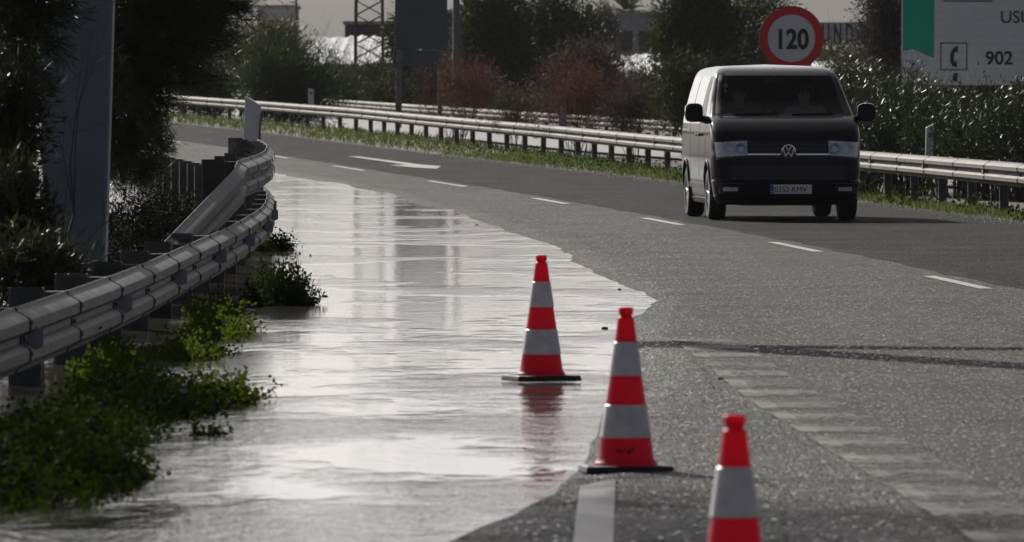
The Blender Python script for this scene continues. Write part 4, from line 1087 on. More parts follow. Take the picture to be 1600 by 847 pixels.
# ------------------------------------------------------------------ vegetation: background
RNG = np.random.default_rng(22)
BG = 'trees and shrubs behind the outer barrier'
pxtree('leafy_bush', 'broad-leaved bush with glinting leaves at the far left end of the barrier', 'shrub', 268, 372, 92, 195, 300, M['oleander'], 150, 60, .4, .2, .05, group=BG, trunk_r=.05, stems=4, part='leaves')
pxtree('feathery_bush', 'big soft green feathery bush behind the far end of the barrier', 'shrub', 362, 538, 76, 200, 290, M['feather'], 210, 70, .55, .30, .03, group=BG, depth=1.5, trunk_r=.06, stems=5, part='foliage', shell=.25)
pxtree('hedge_bush', 'brownish-green hedge bush below the white outbuilding', 'shrub', 392, 474, 36, 130, 345, M['tree_olive'], 130, 50, .45, .22, .06, group=BG, depth=1.2, trunk_r=.06, stems=4, part='leaves', shell=.3)
pxtree('bare_tree', 'purplish bare-looking tree beside the big pine', 'tree', 325, 425, 26, 150, 350, M['purple_grey'], 150, 45, .5, .22, .03, group=BG, depth=1.3, trunk_r=.1, part='crown', shell=.2)
pxtree('small_bush', 'small dull green bush under the tall sign back', 'shrub', 560, 655, 112, 185, 352, M['tree_green'], 110, 45, .35, .16, .045, group=BG, trunk_r=.04, stems=4, part='leaves')
pxtree('dry_bush', 'grey dry bush below the lattice pylon', 'shrub', 505, 600, 98, 170, 372, M['purple_grey'], 110, 40, .4, .2, .03, group=BG, trunk_r=.04, stems=4, part='leaves', shell=.2)
pxtree('dark_tree', 'big dark tree right of the lamp post', 'tree', 715, 830, -28, 175, 335, M['tree_green'], 300, 60, .55, .24, .085, group=BG, depth=1.6, trunk_r=.16, shell=.25)
pxtree('dark_tree', 'rounded dark tree left of the chimney', 'tree', 790, 935, -10, 190, 345, M['tree_green'], 330, 60, .6, .24, .085, group=BG, depth=1.8, trunk_r=.16, shell=.25)
pxtree('low_tree', 'low dark tree between the chimney and the russet shrub', 'tree', 850, 985, 70, 190, 320, M['purple_grey'], 240, 55, .5, .22, .055, group=BG, depth=1.5, trunk_r=.1, shell=.2)
pxtree('green_tree', 'small green tree between the chimney and the pale building', 'tree', 930, 962, 4, 80, 430, M['tree_olive'], 70, 45, .35, .2, .06, group=BG, trunk_r=.08)
pxtree('dark_tree', 'tall dark tree behind the van left of the speed sign', 'tree', 1028, 1150, -45, 175, 300, M['tree_green'], 360, 65, .55, .2, .075, group=BG, depth=1.6, trunk_r=.16, shell=.25)
pxtree('dark_tree', 'loose-crowned tree directly behind the speed sign', 'tree', 1120, 1235, -50, 160, 310, M['tree_green'], 210, 50, .5, .18, .05, group=BG, depth=1.6, trunk_r=.15, shell=.3)
pxtree('green_bush', 'green bush left of the van roof', 'shrub', 1022, 1130, 88, 215, 218, M['tree_green'], 170, 55, .35, .13, .035, group=BG, depth=1.0, trunk_r=.05, stems=4, part='leaves')
pxtree('brown_tree', 'bushy brown tree between the shop sign and the white board', 'tree', 1345, 1425, -60, 150, 235, M['purple_grey'], 260, 55, .4, .15, .03, group=BG, depth=1.2, trunk_r=.1, shell=.2)
pxtree('olive_bush', 'olive bush under the shop sign right of the van roof', 'shrub', 1270, 1400, 70, 175, 245, M['tree_olive'], 170, 50, .4, .13, .03, group=BG, depth=1.2, trunk_r=.05, stems=4, part='leaves')
pxtree('green_bush', 'low bright green bush between the two larger russet shrubs', 'shrub', 765, 850, 150, 190, 315, M['feather'], 90, 45, .3, .14, .05, group=BG, trunk_r=.03, stems=4, part='leaves')
pxtree('dark_bush', 'dark bush in the shade right of the lamp post foot', 'shrub', 700, 790, 110, 190, 328, M['purple_grey'], 130, 45, .4, .16, .035, group=BG, trunk_r=.05, stems=4, part='leaves')
pxtree('green_tree', 'dull green tree between the pylon and the tall sign back', 'tree', 608, 645, 18, 130, 345, M['tree_green'], 90, 45, .4, .2, .06, group=BG, trunk_r=.1)
for (lab, x0, x1, y0, d_, m_) in (('dark thicket below the lattice pylon behind the distant barrier', 470, 560, 112, 368, 'purple_grey'), ('dark thicket under the left half of the tall sign back', 545, 640, 104, 372, 'tree_green'), ('brown thicket between the tall sign back and the russet shrub', 630, 720, 100, 366, 'purple_grey'),
        ('dark thicket behind the right side of the first russet shrub', 715, 815, 96, 352, 'purple_grey'), ('brown-green thicket between the two wide russet shrubs', 800, 900, 92, 350, 'tree_olive'), ('dark thicket behind the wide middle russet shrub', 890, 980, 116, 346, 'purple_grey'), ('dark thicket left of the green bush by the van', 970, 1060, 120, 330, 'tree_green')):
    pxtree('thicket', lab, 'shrub', x0, x1, y0, 196, d_, M[m_], 170, 50, .5, .22, .055, depth=1.4, trunk_r=.05, stems=5, twig=M['twig'], part='leaves', shell=.2, group='thickets behind the distant barrier')
def red(label, x, yb, y0, d, rad, n, leaf, nl, mat=M['red_twig']):
    X = (x - 800) * d / FOC; g = float(ground_z(np.array([[X]]), np.array([[d]]))[0, 0]); h = (CAMZ - (y0 - HOR) * d / FOC - g) * 1.18
    return twig_bush('russet_shrub', label, 'shrub', (X, d, g), rad, h, n, mat, .011, leaf, nl, .08, .018, .5, 'russet shrubs behind the barrier', 3, fit=rad)
red('russet twiggy shrub just right of the tall sign back', 712, 245, 85, 226, 1.25, 24, M['russet'], 7500)
red('wide russet twiggy shrub in the middle behind the white delineator', 905, 260, 92, 196, 1.35, 26, M['russet'], 8500)
red('darker russet twiggy shrub between the middle one and the van', 992, 262, 120, 186, .75, 16, M['purple_grey'], 6000)
red('sparse russet shrub between the lamp post and the white delineator', 806, 250, 140, 206, .55, 10, M['purple_grey'], 3000)
def bare(label, x, y0, d, n, h=None):
    X = (x - 800) * d / FOC; g = float(ground_z(np.array([[X]]), np.array([[d]]))[0, 0]); h = CAMZ - (y0 - HOR) * d / FOC - g
    return twig_bush('bare_shrub', label, 'shrub', (X, d, g), .6, h * 1.1, n, M['twig'], .03, None, 0, spread=.45, depth=3, group='bare shrubs')
bare('leafless shrub in front of the pale building', 1000, 25, 300, 7)
bare('leafless shrub with upright twigs in front of the greenhouse and pylon', 590, 60, 360, 7)
bare('leafless shrub in front of the left half of the bright greenhouse', 520, 70, 365, 7)
bare('leafless twigs over the greenhouse right of the chimney', 950, 70, 330, 6)
# palm
pb = at(980, 70, 470); o = empty('palm_tree', (pb.x, 470, .5)); tag(o, 'short palm with green fronds rising behind the pale building', 'tree')
th = at(980, 18, 470).z - .5
MB().lathe([(.22, -.2), (.18, th * .5), (.2, th)], n=10).build('trunk', M['bark'], o, True)
P = []; Dv = []
for k in range(26):
    a = RNG.random() * 2 * math.pi; el = .1 + 1.2 * RNG.random(); L = 1.5
    q = np.array([0, 0, th]); dirv = np.array([math.cos(a) * math.cos(el), math.sin(a) * math.cos(el), math.sin(el)])
    for t in np.linspace(.1, 1, 26):
        pnt = q + dirv * L * t + np.array([0, 0, -.55 * t * t])
        for sgn in (-1, 1):
            P.append(pnt); Dv.append(dirv * .6 + np.cross(dirv, [0, 0, 1]) * sgn + np.array([0, 0, -.2]))
link('crown', leaf_mesh('crown', np.array(P), np.array(Dv), .38, .05), M['palm'], o)

# dense wood beyond everything on both sides (keeps the reflections and the horizon honest)
n = 26000; u_ = RNG.random(n); X = -160 + 320 * u_; Dd = 520 + 60 * RNG.random(n)
top = 3.6 + 2.2 * vnoise(X, X * 0, .12, 21) + 1.6 * vnoise(X, X * 0, .5, 22)
P = np.stack([X, Dd, 0.3 + top * RNG.random(n) ** .8], 1)
P = P[(np.abs(P[:, 0] + 12) > 5)]
tag(link('distant_wood', leaf_mesh('distant_wood', P, rand_dirs(len(P)), .9, .5), M['tree_green']), kind='stuff')

# bits of debris at the waterline
for k, (x, y, w_) in enumerate(((745, 352, .08), (968, 453, .06), (945, 514, .09), (1126, 600, .07))):
    d = CAMZ * FOC / (y - HOR); X = (x - 800) * d / FOC
    th_ = .009 + .004 * (k % 3); w_ *= .55
    MBk = MB(); MBk.lathe([(.001, -w_ / 2), (th_ * .5, -w_ * .35), (th_ * .6, 0), (th_ * .4, w_ * .4), (.001, w_ / 2)], n=7, axis='X')
    lab = ['dark twig-like debris at the upper waterline bend', 'thin stick floating by the waterline above the middle cone', 'long thin stick in the water left of the middle cone tip', 'small dark clod on the worn edge line'][k]
    o = MBk.build('debris', M['debris'], None, True); o.location = (X, d, .006 if k != 3 else .03); o.rotation_euler = (0.3 * k, 0, .25 * math.sin(k * 2.1))
    tag(o, lab, 'debris', 'bits of washed-up debris')

# trees out of frame on the left bank: they shade and darken the near water and asphalt
OFF_SEED = 4
def offtree(label, x, d, z0, z1, r, nc):
    g = gl(d, x)
    tree('roadside_tree', label, 'tree', (x, d, g), z1 - g, (x, d, (z0 + z1) / 2), (r, r * 1.2, (z1 - z0) / 2), M['leaf_dark'], nc, 40, .5, .13, .04, trunk_r=.16, shell=.2)
RNG = np.random.default_rng(OFF_SEED)
offtree('dark roadside tree standing on the bank nearest the camera', -5.2, 45.2, 4.4, 8.8, 1.7, 200)
offtree('dark roadside tree on the bank behind the nearest one', -7.2, 54, 2.4, 7.0, 2.2, 240)

# ------------------------------------------------------------------ the van
VX, VD = 3.495, 107.8
van = empty('van', (VX, VD, 0.024), 0.069)
tag(van, 'dark plum-black passenger van driving towards the camera with a Spanish plate', 'van')
_yf = [(.18, .27), (.24, .12), (.32, .05), (.46, .02), (.475, .0), (.50, .0), (.515, .03), (.70, .045), (.84, .05), (.95, .07), (1.03, .10), (1.08, .14), (1.14, .22), (1.22, .38), (1.28, .54), (1.325, .72), (1.5, 1.03), (1.7, 1.305), (1.84, 1.50), (1.885, 1.60), (1.925, 1.78), (1.95, 2.02), (1.965, 2.4)]
_hw = [(.18, .86), (.3, .915), (.5, .945), (.8, .952), (1.1, .948), (1.25, .935), (1.325, .922), (1.6, .855), (1.8, .795), (1.87, .765), (1.91, .73), (1.94, .67), (1.965, .52)]
_yr = [(.18, 4.78), (.3, 4.86), (.5, 4.9), (1.0, 4.9), (1.3, 4.87), (1.8, 4.74), (1.9, 4.66), (1.965, 4.4)]
T = lambda tab, z: float(np.interp(z, [a for a, _ in tab], [b for _, b in tab]))
def hwf(z): return T(_hw, z)
def front_y(x, z):
    h = hwf(z); x = abs(x); rf = np.interp(z, [.2, .9, 1.2, 1.9], [.24, .20, .15, .12])
    bow = np.interp(z, [.2, .9, 1.3, 1.9], [.10, .09, .07, .04]); fy = np.interp(z, [.2, .9, 1.2, 1.9], [.30, .30, .16, .10])
    y = T(_yf, z) + bow * min(1, x / h) ** 2
    if x > h - rf: t = min(1, (x - (h - rf)) / rf); y += fy * (1 - math.sqrt(max(0, 1 - t * t)))
    return y
def ring(z):
    h = hwf(z); yr = T(_yr, z); out = []
    rf = np.interp(z, [.2, .9, 1.2, 1.9], [.24, .20, .15, .12])
    for x in np.linspace(0, h - rf, 22): out.append((x, front_y(x, z)))
    for a in np.linspace(0, math.pi / 2, 10)[1:]: x = h - rf + rf * math.sin(a); out.append((x, front_y(x, z)))
    y0 = out[-1][1]
    for y in np.linspace(y0, yr - .2, 74)[1:]: out.append((h - .02 * max(0, (y - 3.2) / 1.7) ** 2, y))
    hx = out[-1][0]
    for a in np.linspace(0, math.pi / 2, 7)[1:]: out.append((hx - .12 * (1 - math.cos(a)), yr - .2 + .2 * math.sin(a)))
    hx = out[-1][0]
    for x in np.linspace(hx, 0, 8)[1:]: out.append((x, yr))
    full = out + [(-x, y) for (x, y) in reversed(out[1:-1])]
    return full
WHEELS = [(.93, .335), (3.93, .335)]
WS = [(-.80, 1.335), (.80, 1.335), (.705, 1.855), (-.705, 1.855)]                  # windscreen opening (x, z)
SIDEW = [[(1.42, 1.25), (2.02, 1.25), (2.02, 1.80), (1.78, 1.80)], [(2.12, 1.25), (3.28, 1.25), (3.28, 1.80), (2.12, 1.80)], [(3.40, 1.25), (4.52, 1.25), (4.45, 1.80), (3.40, 1.80)]]
def inpoly(p, poly):
    c = False; j = len(poly) - 1
    for i in range(len(poly)):
        (xi, yi), (xj, yj) = poly[i], poly[j]
        if (yi > p[1]) != (yj > p[1]) and p[0] < (xj - xi) * (p[1] - yi) / (yj - yi) + xi: c = not c
        j = i
    return c
zs = np.unique(np.concatenate([np.arange(.20, 1.3, .03), np.arange(1.3, 1.9, .025), np.arange(1.9, 1.966, .0125), [.475, .515]]))
R_ = [ring(z) for z in zs]; nr = len(R_[0])
Vv = [(x, y, z) for r, z in zip(R_, zs) for (x, y) in r]
Fv = []
for j in range(len(zs) - 1):
    for i in range(nr):
        f = (j * nr + i, j * nr + (i + 1) % nr, (j + 1) * nr + (i + 1) % nr, (j + 1) * nr + i)
        c = sum((Vector(Vv[k]) for k in f), Vector()) / 4
        if c.y < 2.0 and inpoly((c.x, c.z), WS) and c.y < T(_yf, c.z) + .16: continue
        if abs(c.x) > hwf(c.z) - .06 and any(inpoly((c.y, c.z), p) for p in SIDEW): continue
        if abs(c.x) > .55 and any(math.hypot(c.y - wy, c.z - wz) < .405 for wy, wz in WHEELS) and c.z < .75: continue
        Fv.append(f)
top = (len(zs) - 1) * nr
Vv.append((0, 3.2, 1.985)); ct = len(Vv) - 1
Fv += [(top + i, top + (i + 1) % nr, ct) for i in range(nr)]
body = MB().add(Vv, Fv).build('body', M['paint'], van, True)
body.data.set_sharp_from_angle(angle=math.radians(50))

def fpatch(name, poly, mat, parent=van, off=0.006, th=0.012, nx=10, nz=5, smooth=True):
    """a panel following the van's front: poly is a quad (x,z) bl, br, tr, tl"""
    bl, br, tr, tl = [Vector(p) for p in poly]; V = []; 
    for o in (off, off - th):
        for j in range(nz + 1):
            for i in range(nx + 1):
                a = bl.lerp(br, i / nx); b = tl.lerp(tr, i / nx); p = a.lerp(b, j / nz)
                V.append((p.x, front_y(p.x, p.y) - o, p.y))
    K = (nx + 1) * (nz + 1); g = lambda i, j, s: s * K + j * (nx + 1) + i; F = []
    for j in range(nz):
        for i in range(nx):
            F.append((g(i, j, 0), g(i + 1, j, 0), g(i + 1, j + 1, 0), g(i, j + 1, 0))); F.append((g(i, j, 1), g(i, j + 1, 1), g(i + 1, j + 1, 1), g(i + 1, j, 1)))
    for i in range(nx): F += [(g(i, 0, 0), g(i, 0, 1), g(i + 1, 0, 1), g(i + 1, 0, 0)), (g(i, nz, 0), g(i + 1, nz, 0), g(i + 1, nz, 1), g(i, nz, 1))]
    for j in range(nz): F += [(g(0, j, 0), g(0, j + 1, 0), g(0, j + 1, 1), g(0, j, 1)), (g(nx, j, 0), g(nx, j, 1), g(nx, j + 1, 1), g(nx, j + 1, 0))]
    o = MB().add(V, F).build(name, mat, parent, smooth)
    if smooth: o.data.set_sharp_from_angle(angle=math.radians(50))
    return o
# windscreen with black surround
ws = fpatch('windscreen', [(-.815, 1.32), (.815, 1.32), (.715, 1.868), (-.715, 1.868)], M['glass'], off=.004, th=.004, nx=24, nz=12)
for q in ([(-.86, 1.305), (.86, 1.305), (.83, 1.352), (-.83, 1.352)], [(-.735, 1.84), (.735, 1.84), (.725, 1.878), (-.725, 1.878)],
          [(-.85, 1.352), (-.79, 1.352), (-.70, 1.84), (-.745, 1.84)], [(.79, 1.352), (.85, 1.352), (.745, 1.84), (.70, 1.84)]):
    fpatch('black_border', q, M['black_plastic'], ws, .007, .008, 14, 6)
for (x0, x1) in ((-.62, -.05), (.12, .66)):                                   # wipers parked at the foot of the glass
    mb = MB(); mb.path([(x, front_y(x, 1.345 + .025 * (x - x0)) - .025, 1.345 + .025 * (x - x0)) for x in np.linspace(x0, x1, 6)], .009, 6); mb.build('wiper', M['black_plastic'], van)
# bonnet outline, lower grille, lights
fpatch('bonnet_gap', [(-.78, 1.028), (.78, 1.028), (.78, 1.036), (-.78, 1.036)], M['black_plastic'], off=.003, nx=20, nz=1)
gr = fpatch('grille', [(-.50, .80), (.50, .80), (.50, 1.012), (-.50, 1.012)], M['black_plastic'], off=.006, nx=14)
for z in (.905, .955): fpatch('slat', [(-.49, z), (.49, z), (.49, z + .016), (-.49, z + .016)], M['interior'], gr, .016, .012, 14, 1)
for q in ([(-.52, .832), (-.10, .832), (-.10, .85), (-.52, .85)], [(.10, .832), (.52, .832), (.52, .85), (.10, .85)]): fpatch('chrome_strip', q, M['chrome'], gr, .02, .016, 8, 1)
for s in (-1, 1):
    poly = lambda a, b, c, d: [a, b, c, d] if s > 0 else [(-b[0], b[1]), (-a[0], a[1]), (-d[0], d[1]), (-c[0], c[1])]
    hl = fpatch('headlight', poly((.52, .83), (.895, .80), (.915, .99), (.515, 1.015)), M['lamp_inner'], off=.004, nx=12, nz=6)
    fpatch('lens_cover', poly((.515, .825), (.90, .795), (.92, .995), (.51, 1.02)), M['lamp_glass'], hl, .03, .005, 12, 6)
    fpatch('black_divider', poly((.50, .80), (.90, .772), (.90, .80), (.50, .828)), M['black_plastic'], hl, .02, .014, 10, 1)
    for (x, r, m) in ((.60, .062, 'lamp_blue'), (.76, .07, 'lamp_inner')):
        MB().lathe([(.002, .012), (r * .5, .006), (r, -.022), (r * 1.08, -.024), (r * 1.08, .01)], (s * x, front_y(x, .915) - .006, .915), 20, 'Y', cap=False).build('bulb_bowl', M[m], hl, True)
    fpatch('indicator', poly((.535, .85), (.60, .845), (.60, .872), (.535, .877)), M['orange'] if s > 0 else M['lamp_blue'], hl, .018, .008, 4, 1)
    fl = fpatch('fog_light_recess', poly((.60, .345), (.87, .345), (.87, .45), (.60, .45)), M['black_plastic'], off=.005, nx=8)
    fpatch('fog_lamp', poly((.64, .375), (.82, .375), (.82, .425), (.64, .425)), M['lamp_inner'], fl, .014, .01, 8, 2)
    fpatch('chrome_trim', poly((.58, .462), (.90, .462), (.90, .474), (.58, .474)), M['galv_dull'], fl, .012, .01, 8, 1)
it = fpatch('lower_intake', [(-.72, .515), (.72, .515), (.74, .70), (-.74, .70)], M['black_plastic'], off=.004, nx=18)
for z in np.arange(.535, .69, .032): fpatch('slat', [(-.71, z), (.71, z), (.71, z + .012), (-.71, z + .012)], M['interior'], it, .013, .011, 18, 1)
fpatch('bumper_lip', [(-.86, .20), (.86, .20), (.88, .255), (-.88, .255)], M['black_plastic'], off=.012, nx=18, nz=2)
# number plate
npx, npz = .03, .40
pl = MB().box((npx, front_y(0, npz) - .030, npz), (.53, .012, .118)).build('number_plate', M['plate'], van, bevel=.004)
yp = front_y(0, npz) - .0375
MB().box((npx - .243, yp, npz), (.042, .004, .112)).build('blue_band', M['plate_blue'], pl)
text_mesh('plate_characters', '0352 KMV', .098, M['sign_black'], pl, (npx - .214, yp - .001, npz - .035), UPRIGHT, 0, .98)
text_mesh('country_letter', 'E', .035, M['plate'], pl, (npx - .252, yp - .0035, npz - .045), UPRIGHT, .01)
# round V over W emblem
ez, er = .875, .092; ey = front_y(0, ez) - .03
em = MB().lathe([(er - .013, -.012), (er, -.010), (er, .03), (er - .013, .03), (er - .013, -.012)], (0, ey, ez), 40, 'Y', cap=False).build('emblem', M['chrome'], van, True)
MB().lathe([(er - .012, .004), (er - .012, .025)], (0, ey, ez), 32, 'Y').build('emblem_ground', M['black_plastic'], em)
mb = MB()
def stroke(pts, w):
    for a, b in zip(pts[:-1], pts[1:]):
        a, b = Vector((a[0], 0, a[1])), Vector((b[0], 0, b[1])); d = (b - a); n = Vector((-d.z, 0, d.x)).normalized() * w / 2
        q = [a + n, b + n, b - n, a - n]; o = Vector((0, ey, ez))
        mb.prism([(v.x, v.z) for v in q], lambda p: o + Vector((p[0], -.010, p[1])), lambda p: o + Vector((p[0], .006, p[1])))
stroke([(-.036, .070), (0, .006), (.036, .070)], .015)
stroke([(-.068, .040), (-.036, -.062), (0, -.004), (.036, -.062), (.068, .040)], .015)
mb.build('emblem_letters', M['chrome'], em)
# sides: glass, doors, handles, mirrors, wheels
def side_x(y, z): return hwf(z) - .02 * max(0, (y - 3.2) / 1.7) ** 2
def spatch(name, poly, s, mat, parent=van, off=.004, th=.006, n=12, m=6):
    bl, br, tr, tl = [Vector(p) for p in poly]; V = []
    for o in (off, off - th):
        for j in range(m + 1):
            for i in range(n + 1):
                p = bl.lerp(br, i / n).lerp(tl.lerp(tr, i / n), j / m); V.append((s * (side_x(p.x, p.y) + o), p.x, p.y))
    K = (n + 1) * (m + 1); g = lambda i, j, k: k * K + j * (n + 1) + i; F = []
    for j in range(m):
        for i in range(n): F += [(g(i, j, 0), g(i + 1, j, 0), g(i + 1, j + 1, 0), g(i, j + 1, 0)), (g(i, j, 1), g(i, j + 1, 1), g(i + 1, j + 1, 1), g(i + 1, j, 1))]
    for i in range(n): F += [(g(i, 0, 0), g(i, 0, 1), g(i + 1, 0, 1), g(i + 1, 0, 0)), (g(i, m, 0), g(i + 1, m, 0), g(i + 1, m, 1), g(i, m, 1))]
    for j in range(m): F += [(g(0, j, 0), g(0, j + 1, 0), g(0, j + 1, 1), g(0, j, 1)), (g(n, j, 0), g(n, j, 1), g(n, j + 1, 1), g(n, j + 1, 0))]
    return MB().add(V, F).build(name, mat, parent)
for s in (-1, 1):
    for k, p in enumerate(SIDEW):
        e = .028; (a, b, c, d) = p
        q = [(a[0] - e, a[1] - e), (b[0] + e, b[1] - e), (c[0] + e, c[1] + e), (d[0] - e * .5, d[1] + e)]
        spatch('side_window', q, s, M['glass'] if k == 0 else M['glass_dark'], off=.004, th=.005)
    for y in (1.20, 2.07, 3.34): spatch('door_gap', [(y, .42), (y + .012, .42), (y + .012, 1.22), (y, 1.22)], s, M['black_plastic'], off=.002, n=1)
    spatch('slide_rail', [(3.36, 1.12), (4.6, 1.12), (4.6, 1.15), (3.36, 1.15)], s, M['black_plastic'], off=.004, n=4, m=1)
    spatch('side_trim', [(1.36, .40), (3.50, .40), (3.50, .46), (1.36, .46)], s, M['black_plastic'], off=.010, th=.012, n=6, m=1)
    spatch('side_sill', [(1.36, .205), (3.50, .205), (3.50, .27), (1.36, .27)], s, M['black_plastic'], off=.012, th=.014, n=6, m=1)
    for y in (1.88, 2.2): MB().box((s * (hwf(1.08) + .022), y, 1.08), (.035, .16, .035)).build('door_handle', M['paint'], van, bevel=.008)
    # wing mirror
    mx = s * 1.105
    mr = MB(); ring_ = []
    for (yy, kx, kz) in ((0.0, .74, .74), (.02, .95, .95), (.07, 1, 1), (.13, .98, .98), (.16, .92, .92)):
        for a in range(20):
            t = a * 2 * math.pi / 20; cx, cz = math.cos(t), math.sin(t)
            ex = math.copysign(abs(cx) ** .6, cx) * .118 * kx; ezz = math.copysign(abs(cz) ** .6, cz) * .122 * kz
            ring_.append((mx + ex, 1.0 + yy + .05 * (abs(mx + ex) - 1.0), 1.365 + ezz))
    fs = [(j * 20 + i, j * 20 + (i + 1) % 20, (j + 1) * 20 + (i + 1) % 20, (j + 1) * 20 + i) for j in range(4) for i in range(20)] + [tuple(range(20)), tuple(reversed(range(80, 100)))]
    mo = mr.add(ring_, fs).build('wing_mirror', M['paint'], van, True)
    MB().tube((s * .93, 1.14, 1.27), (s * 1.06, 1.09, 1.30), .05, .045, 8).build('bracket', M['black_plastic'], mo)
    MB().box((mx, 1.168, 1.365), (.18, .006, .19)).build('mirror_glass', M['mirror'], mo)
    for (wy, wz) in WHEELS:
        wx = s * .835; w_ = .215
        wh = empty('wheel', (wx, wy, wz)); wh.parent = van
        prof = [(.215, -w_ / 2), (.30, -w_ / 2), (.325, -w_ / 2 + .02), (.335, -w_ / 2 + .05), (.335, w_ / 2 - .05), (.325, w_ / 2 - .02), (.30, w_ / 2), (.215, w_ / 2)]
        MB().lathe(prof, n=40, axis='X', cap=False).build('tyre', M['tyre'], wh, True)
        rm = MB(); rm.lathe([(.215, -w_ / 2 + .01), (.21, 0), (.215, w_ / 2 - .01)], n=36, axis='X', cap=False)
        rm.lathe([(.06, s * .055), (.055, s * .085), (.02, s * .09)], n=20, axis='X')
        for k in range(5):
            for da in (-.16, .16):
                a = k * 2 * math.pi / 5; 
                p0 = Vector((s * .075, math.cos(a) * .045, math.sin(a) * .045)); p1 = Vector((s * .088, math.cos(a + da) * .212, math.sin(a + da) * .212))
                rm.tube(p0, p1, .02, .017, 6)
        rm.build('rim', M['rim'], wh, True)
        MB().lathe([(.001, -.02), (.19, -.02), (.19, .0), (.001, .0)], n=24, axis='X', cap=False).build('brake_disc', M['post'], wh)
        # dark wheel housing
        hs = []
        for a in np.linspace(-.15, math.pi + .15, 18):
            for xx in (.955, .58): hs.append((s * (xx if xx < .9 else hwf(min(.9, max(.22, wz + .4 * math.sin(a)))) - .003), wy + .41 * math.cos(a), max(.2, wz + .41 * math.sin(a))))
        fs = [(2 * i, 2 * i + 1, 2 * i + 3, 2 * i + 2) for i in range(17)]
        MB().add(hs, fs).add([(s * .58, wy - .42, .2), (s * .58, wy + .42, .2), (s * .58, wy + .42, .78), (s * .58, wy - .42, .78)], [(0, 1, 2, 3)]).build('wheel_housing', M['black_plastic'], van)
        al = MB(); pts = [(s * (hwf(max(.22, min(1, wz + .42 * math.sin(a)))) + .004), wy + .418 * math.cos(a), wz + .418 * math.sin(a)) for a in np.linspace(-.2, math.pi + .2, 22)]
        al.path(pts, .014, 6); al.build('wheel_arch_lip', M['paint'], van, True)
MB().box((0, 2.5, .24), (1.15, 4.4, .10)).build('underbody', M['black_plastic'], van)
MB().box((0, .95, .33), (1.4, .07, .07)).box((0, 3.93, .33), (1.4, .09, .09)).build('axles', M['black_plastic'], van)
fpatch('roof_aerial_base', [(-.02, 1.93), (.02, 1.93), (.015, 1.945), (-.015, 1.945)], M['black_plastic'], off=.01, nx=3, nz=1)
# cabin
mb = MB(); mb.add([(-.80, 1.02, 1.22), (.80, 1.02, 1.22), (.80, 1.42, 1.20), (-.80, 1.42, 1.20), (-.80, 1.02, .8), (.80, 1.02, .8), (.80, 1.45, .8), (-.80, 1.45, .8)], [(0, 1, 2, 3), (4, 5, 1, 0), (7, 6, 2, 3), (0, 3, 7, 4), (1, 2, 6, 5)])
mb.build('dashboard', M['interior'], van)
MB().box((0, 2.45, .62), (1.6, 1.9, .05)).build('cabin_floor', M['interior'], van)
for x in (-.42, .42):
    st = MB().box((x, 1.85, .82), (.50, .50, .16)).build('seat', M['interior'], van, bevel=.04)
    MB().box((x, 2.16, 1.20), (.48, .13, .66), Matrix.Rotation(-.17, 3, 'X')).build('backrest', M['interior'], st, bevel=.04)
    MB().box((x, 2.24, 1.63), (.26, .09, .18)).build('headrest', M['interior'], st, bevel=.04)
for x in (-.42, .42): MB().box((x, 3.5, 1.10), (.7, .13, .9), Matrix.Rotation(-.17, 3, 'X')).build('rear_seat', M['interior'], van, bevel=.04)
sw = MB(); c0 = Vector((.40, 1.50, 1.14)); Rw_ = Matrix.Rotation(-.45, 3, 'X')
pts = [c0 + Rw_ @ Vector((.19 * math.cos(a), 0, .19 * math.sin(a))) for a in np.linspace(0, 2 * math.pi, 25)]
sw.path(pts, .015, 8); sw.tube(c0 + Rw_ @ Vector((-.18, 0, 0)), c0 + Rw_ @ Vector((.18, 0, 0)), .018, n=6); sw.tube(c0, c0 + Vector((0, -.3, -.15)), .03, n=8); sw.build('steering_wheel', M['interior'], van, True)
MB().box((-.02, 1.60, 1.77), (.24, .03, .07)).tube((-.02, 1.60, 1.80), (-.02, 1.56, 1.85), .01, n=6).build('rear_view_mirror', M['interior'], van, bevel=.01)

VM = Matrix.Translation((VX, VD, .024)) @ Matrix.Rotation(.069, 4, 'Z')
# things carried inside the van
ph = MB(); ph.box((0, 0, .05), (.075, .012, .11)).tube((0, .02, -.06), (0, .012, .02), .012, n=8)
phn = ph.build('phone_holder', M['galv_dull'], None, bevel=.004); phn.location = VM @ Vector((-.12, 1.16, 1.29)); phn.rotation_euler = (.2, 0, .069)
tag(phn, 'small pale phone in a holder on the van dashboard', 'phone holder')
hg = MB(); hg.tube((0, 0, 0), (0, 0, .10), .003, n=5); hg.lathe([(.002, -.05), (.03, -.02), (.03, .0), (.002, .03)], n=10); hg.lathe([(.002, -.10), (.024, -.08), (.002, -.055)], n=10)
ho = hg.build('hanging_ornament', M['plate'], None, True); ho.location = VM @ Vector((-.66, 1.53, 1.72)); tag(ho, 'little pale ornament hanging behind the windscreen on the passenger side', 'ornament')

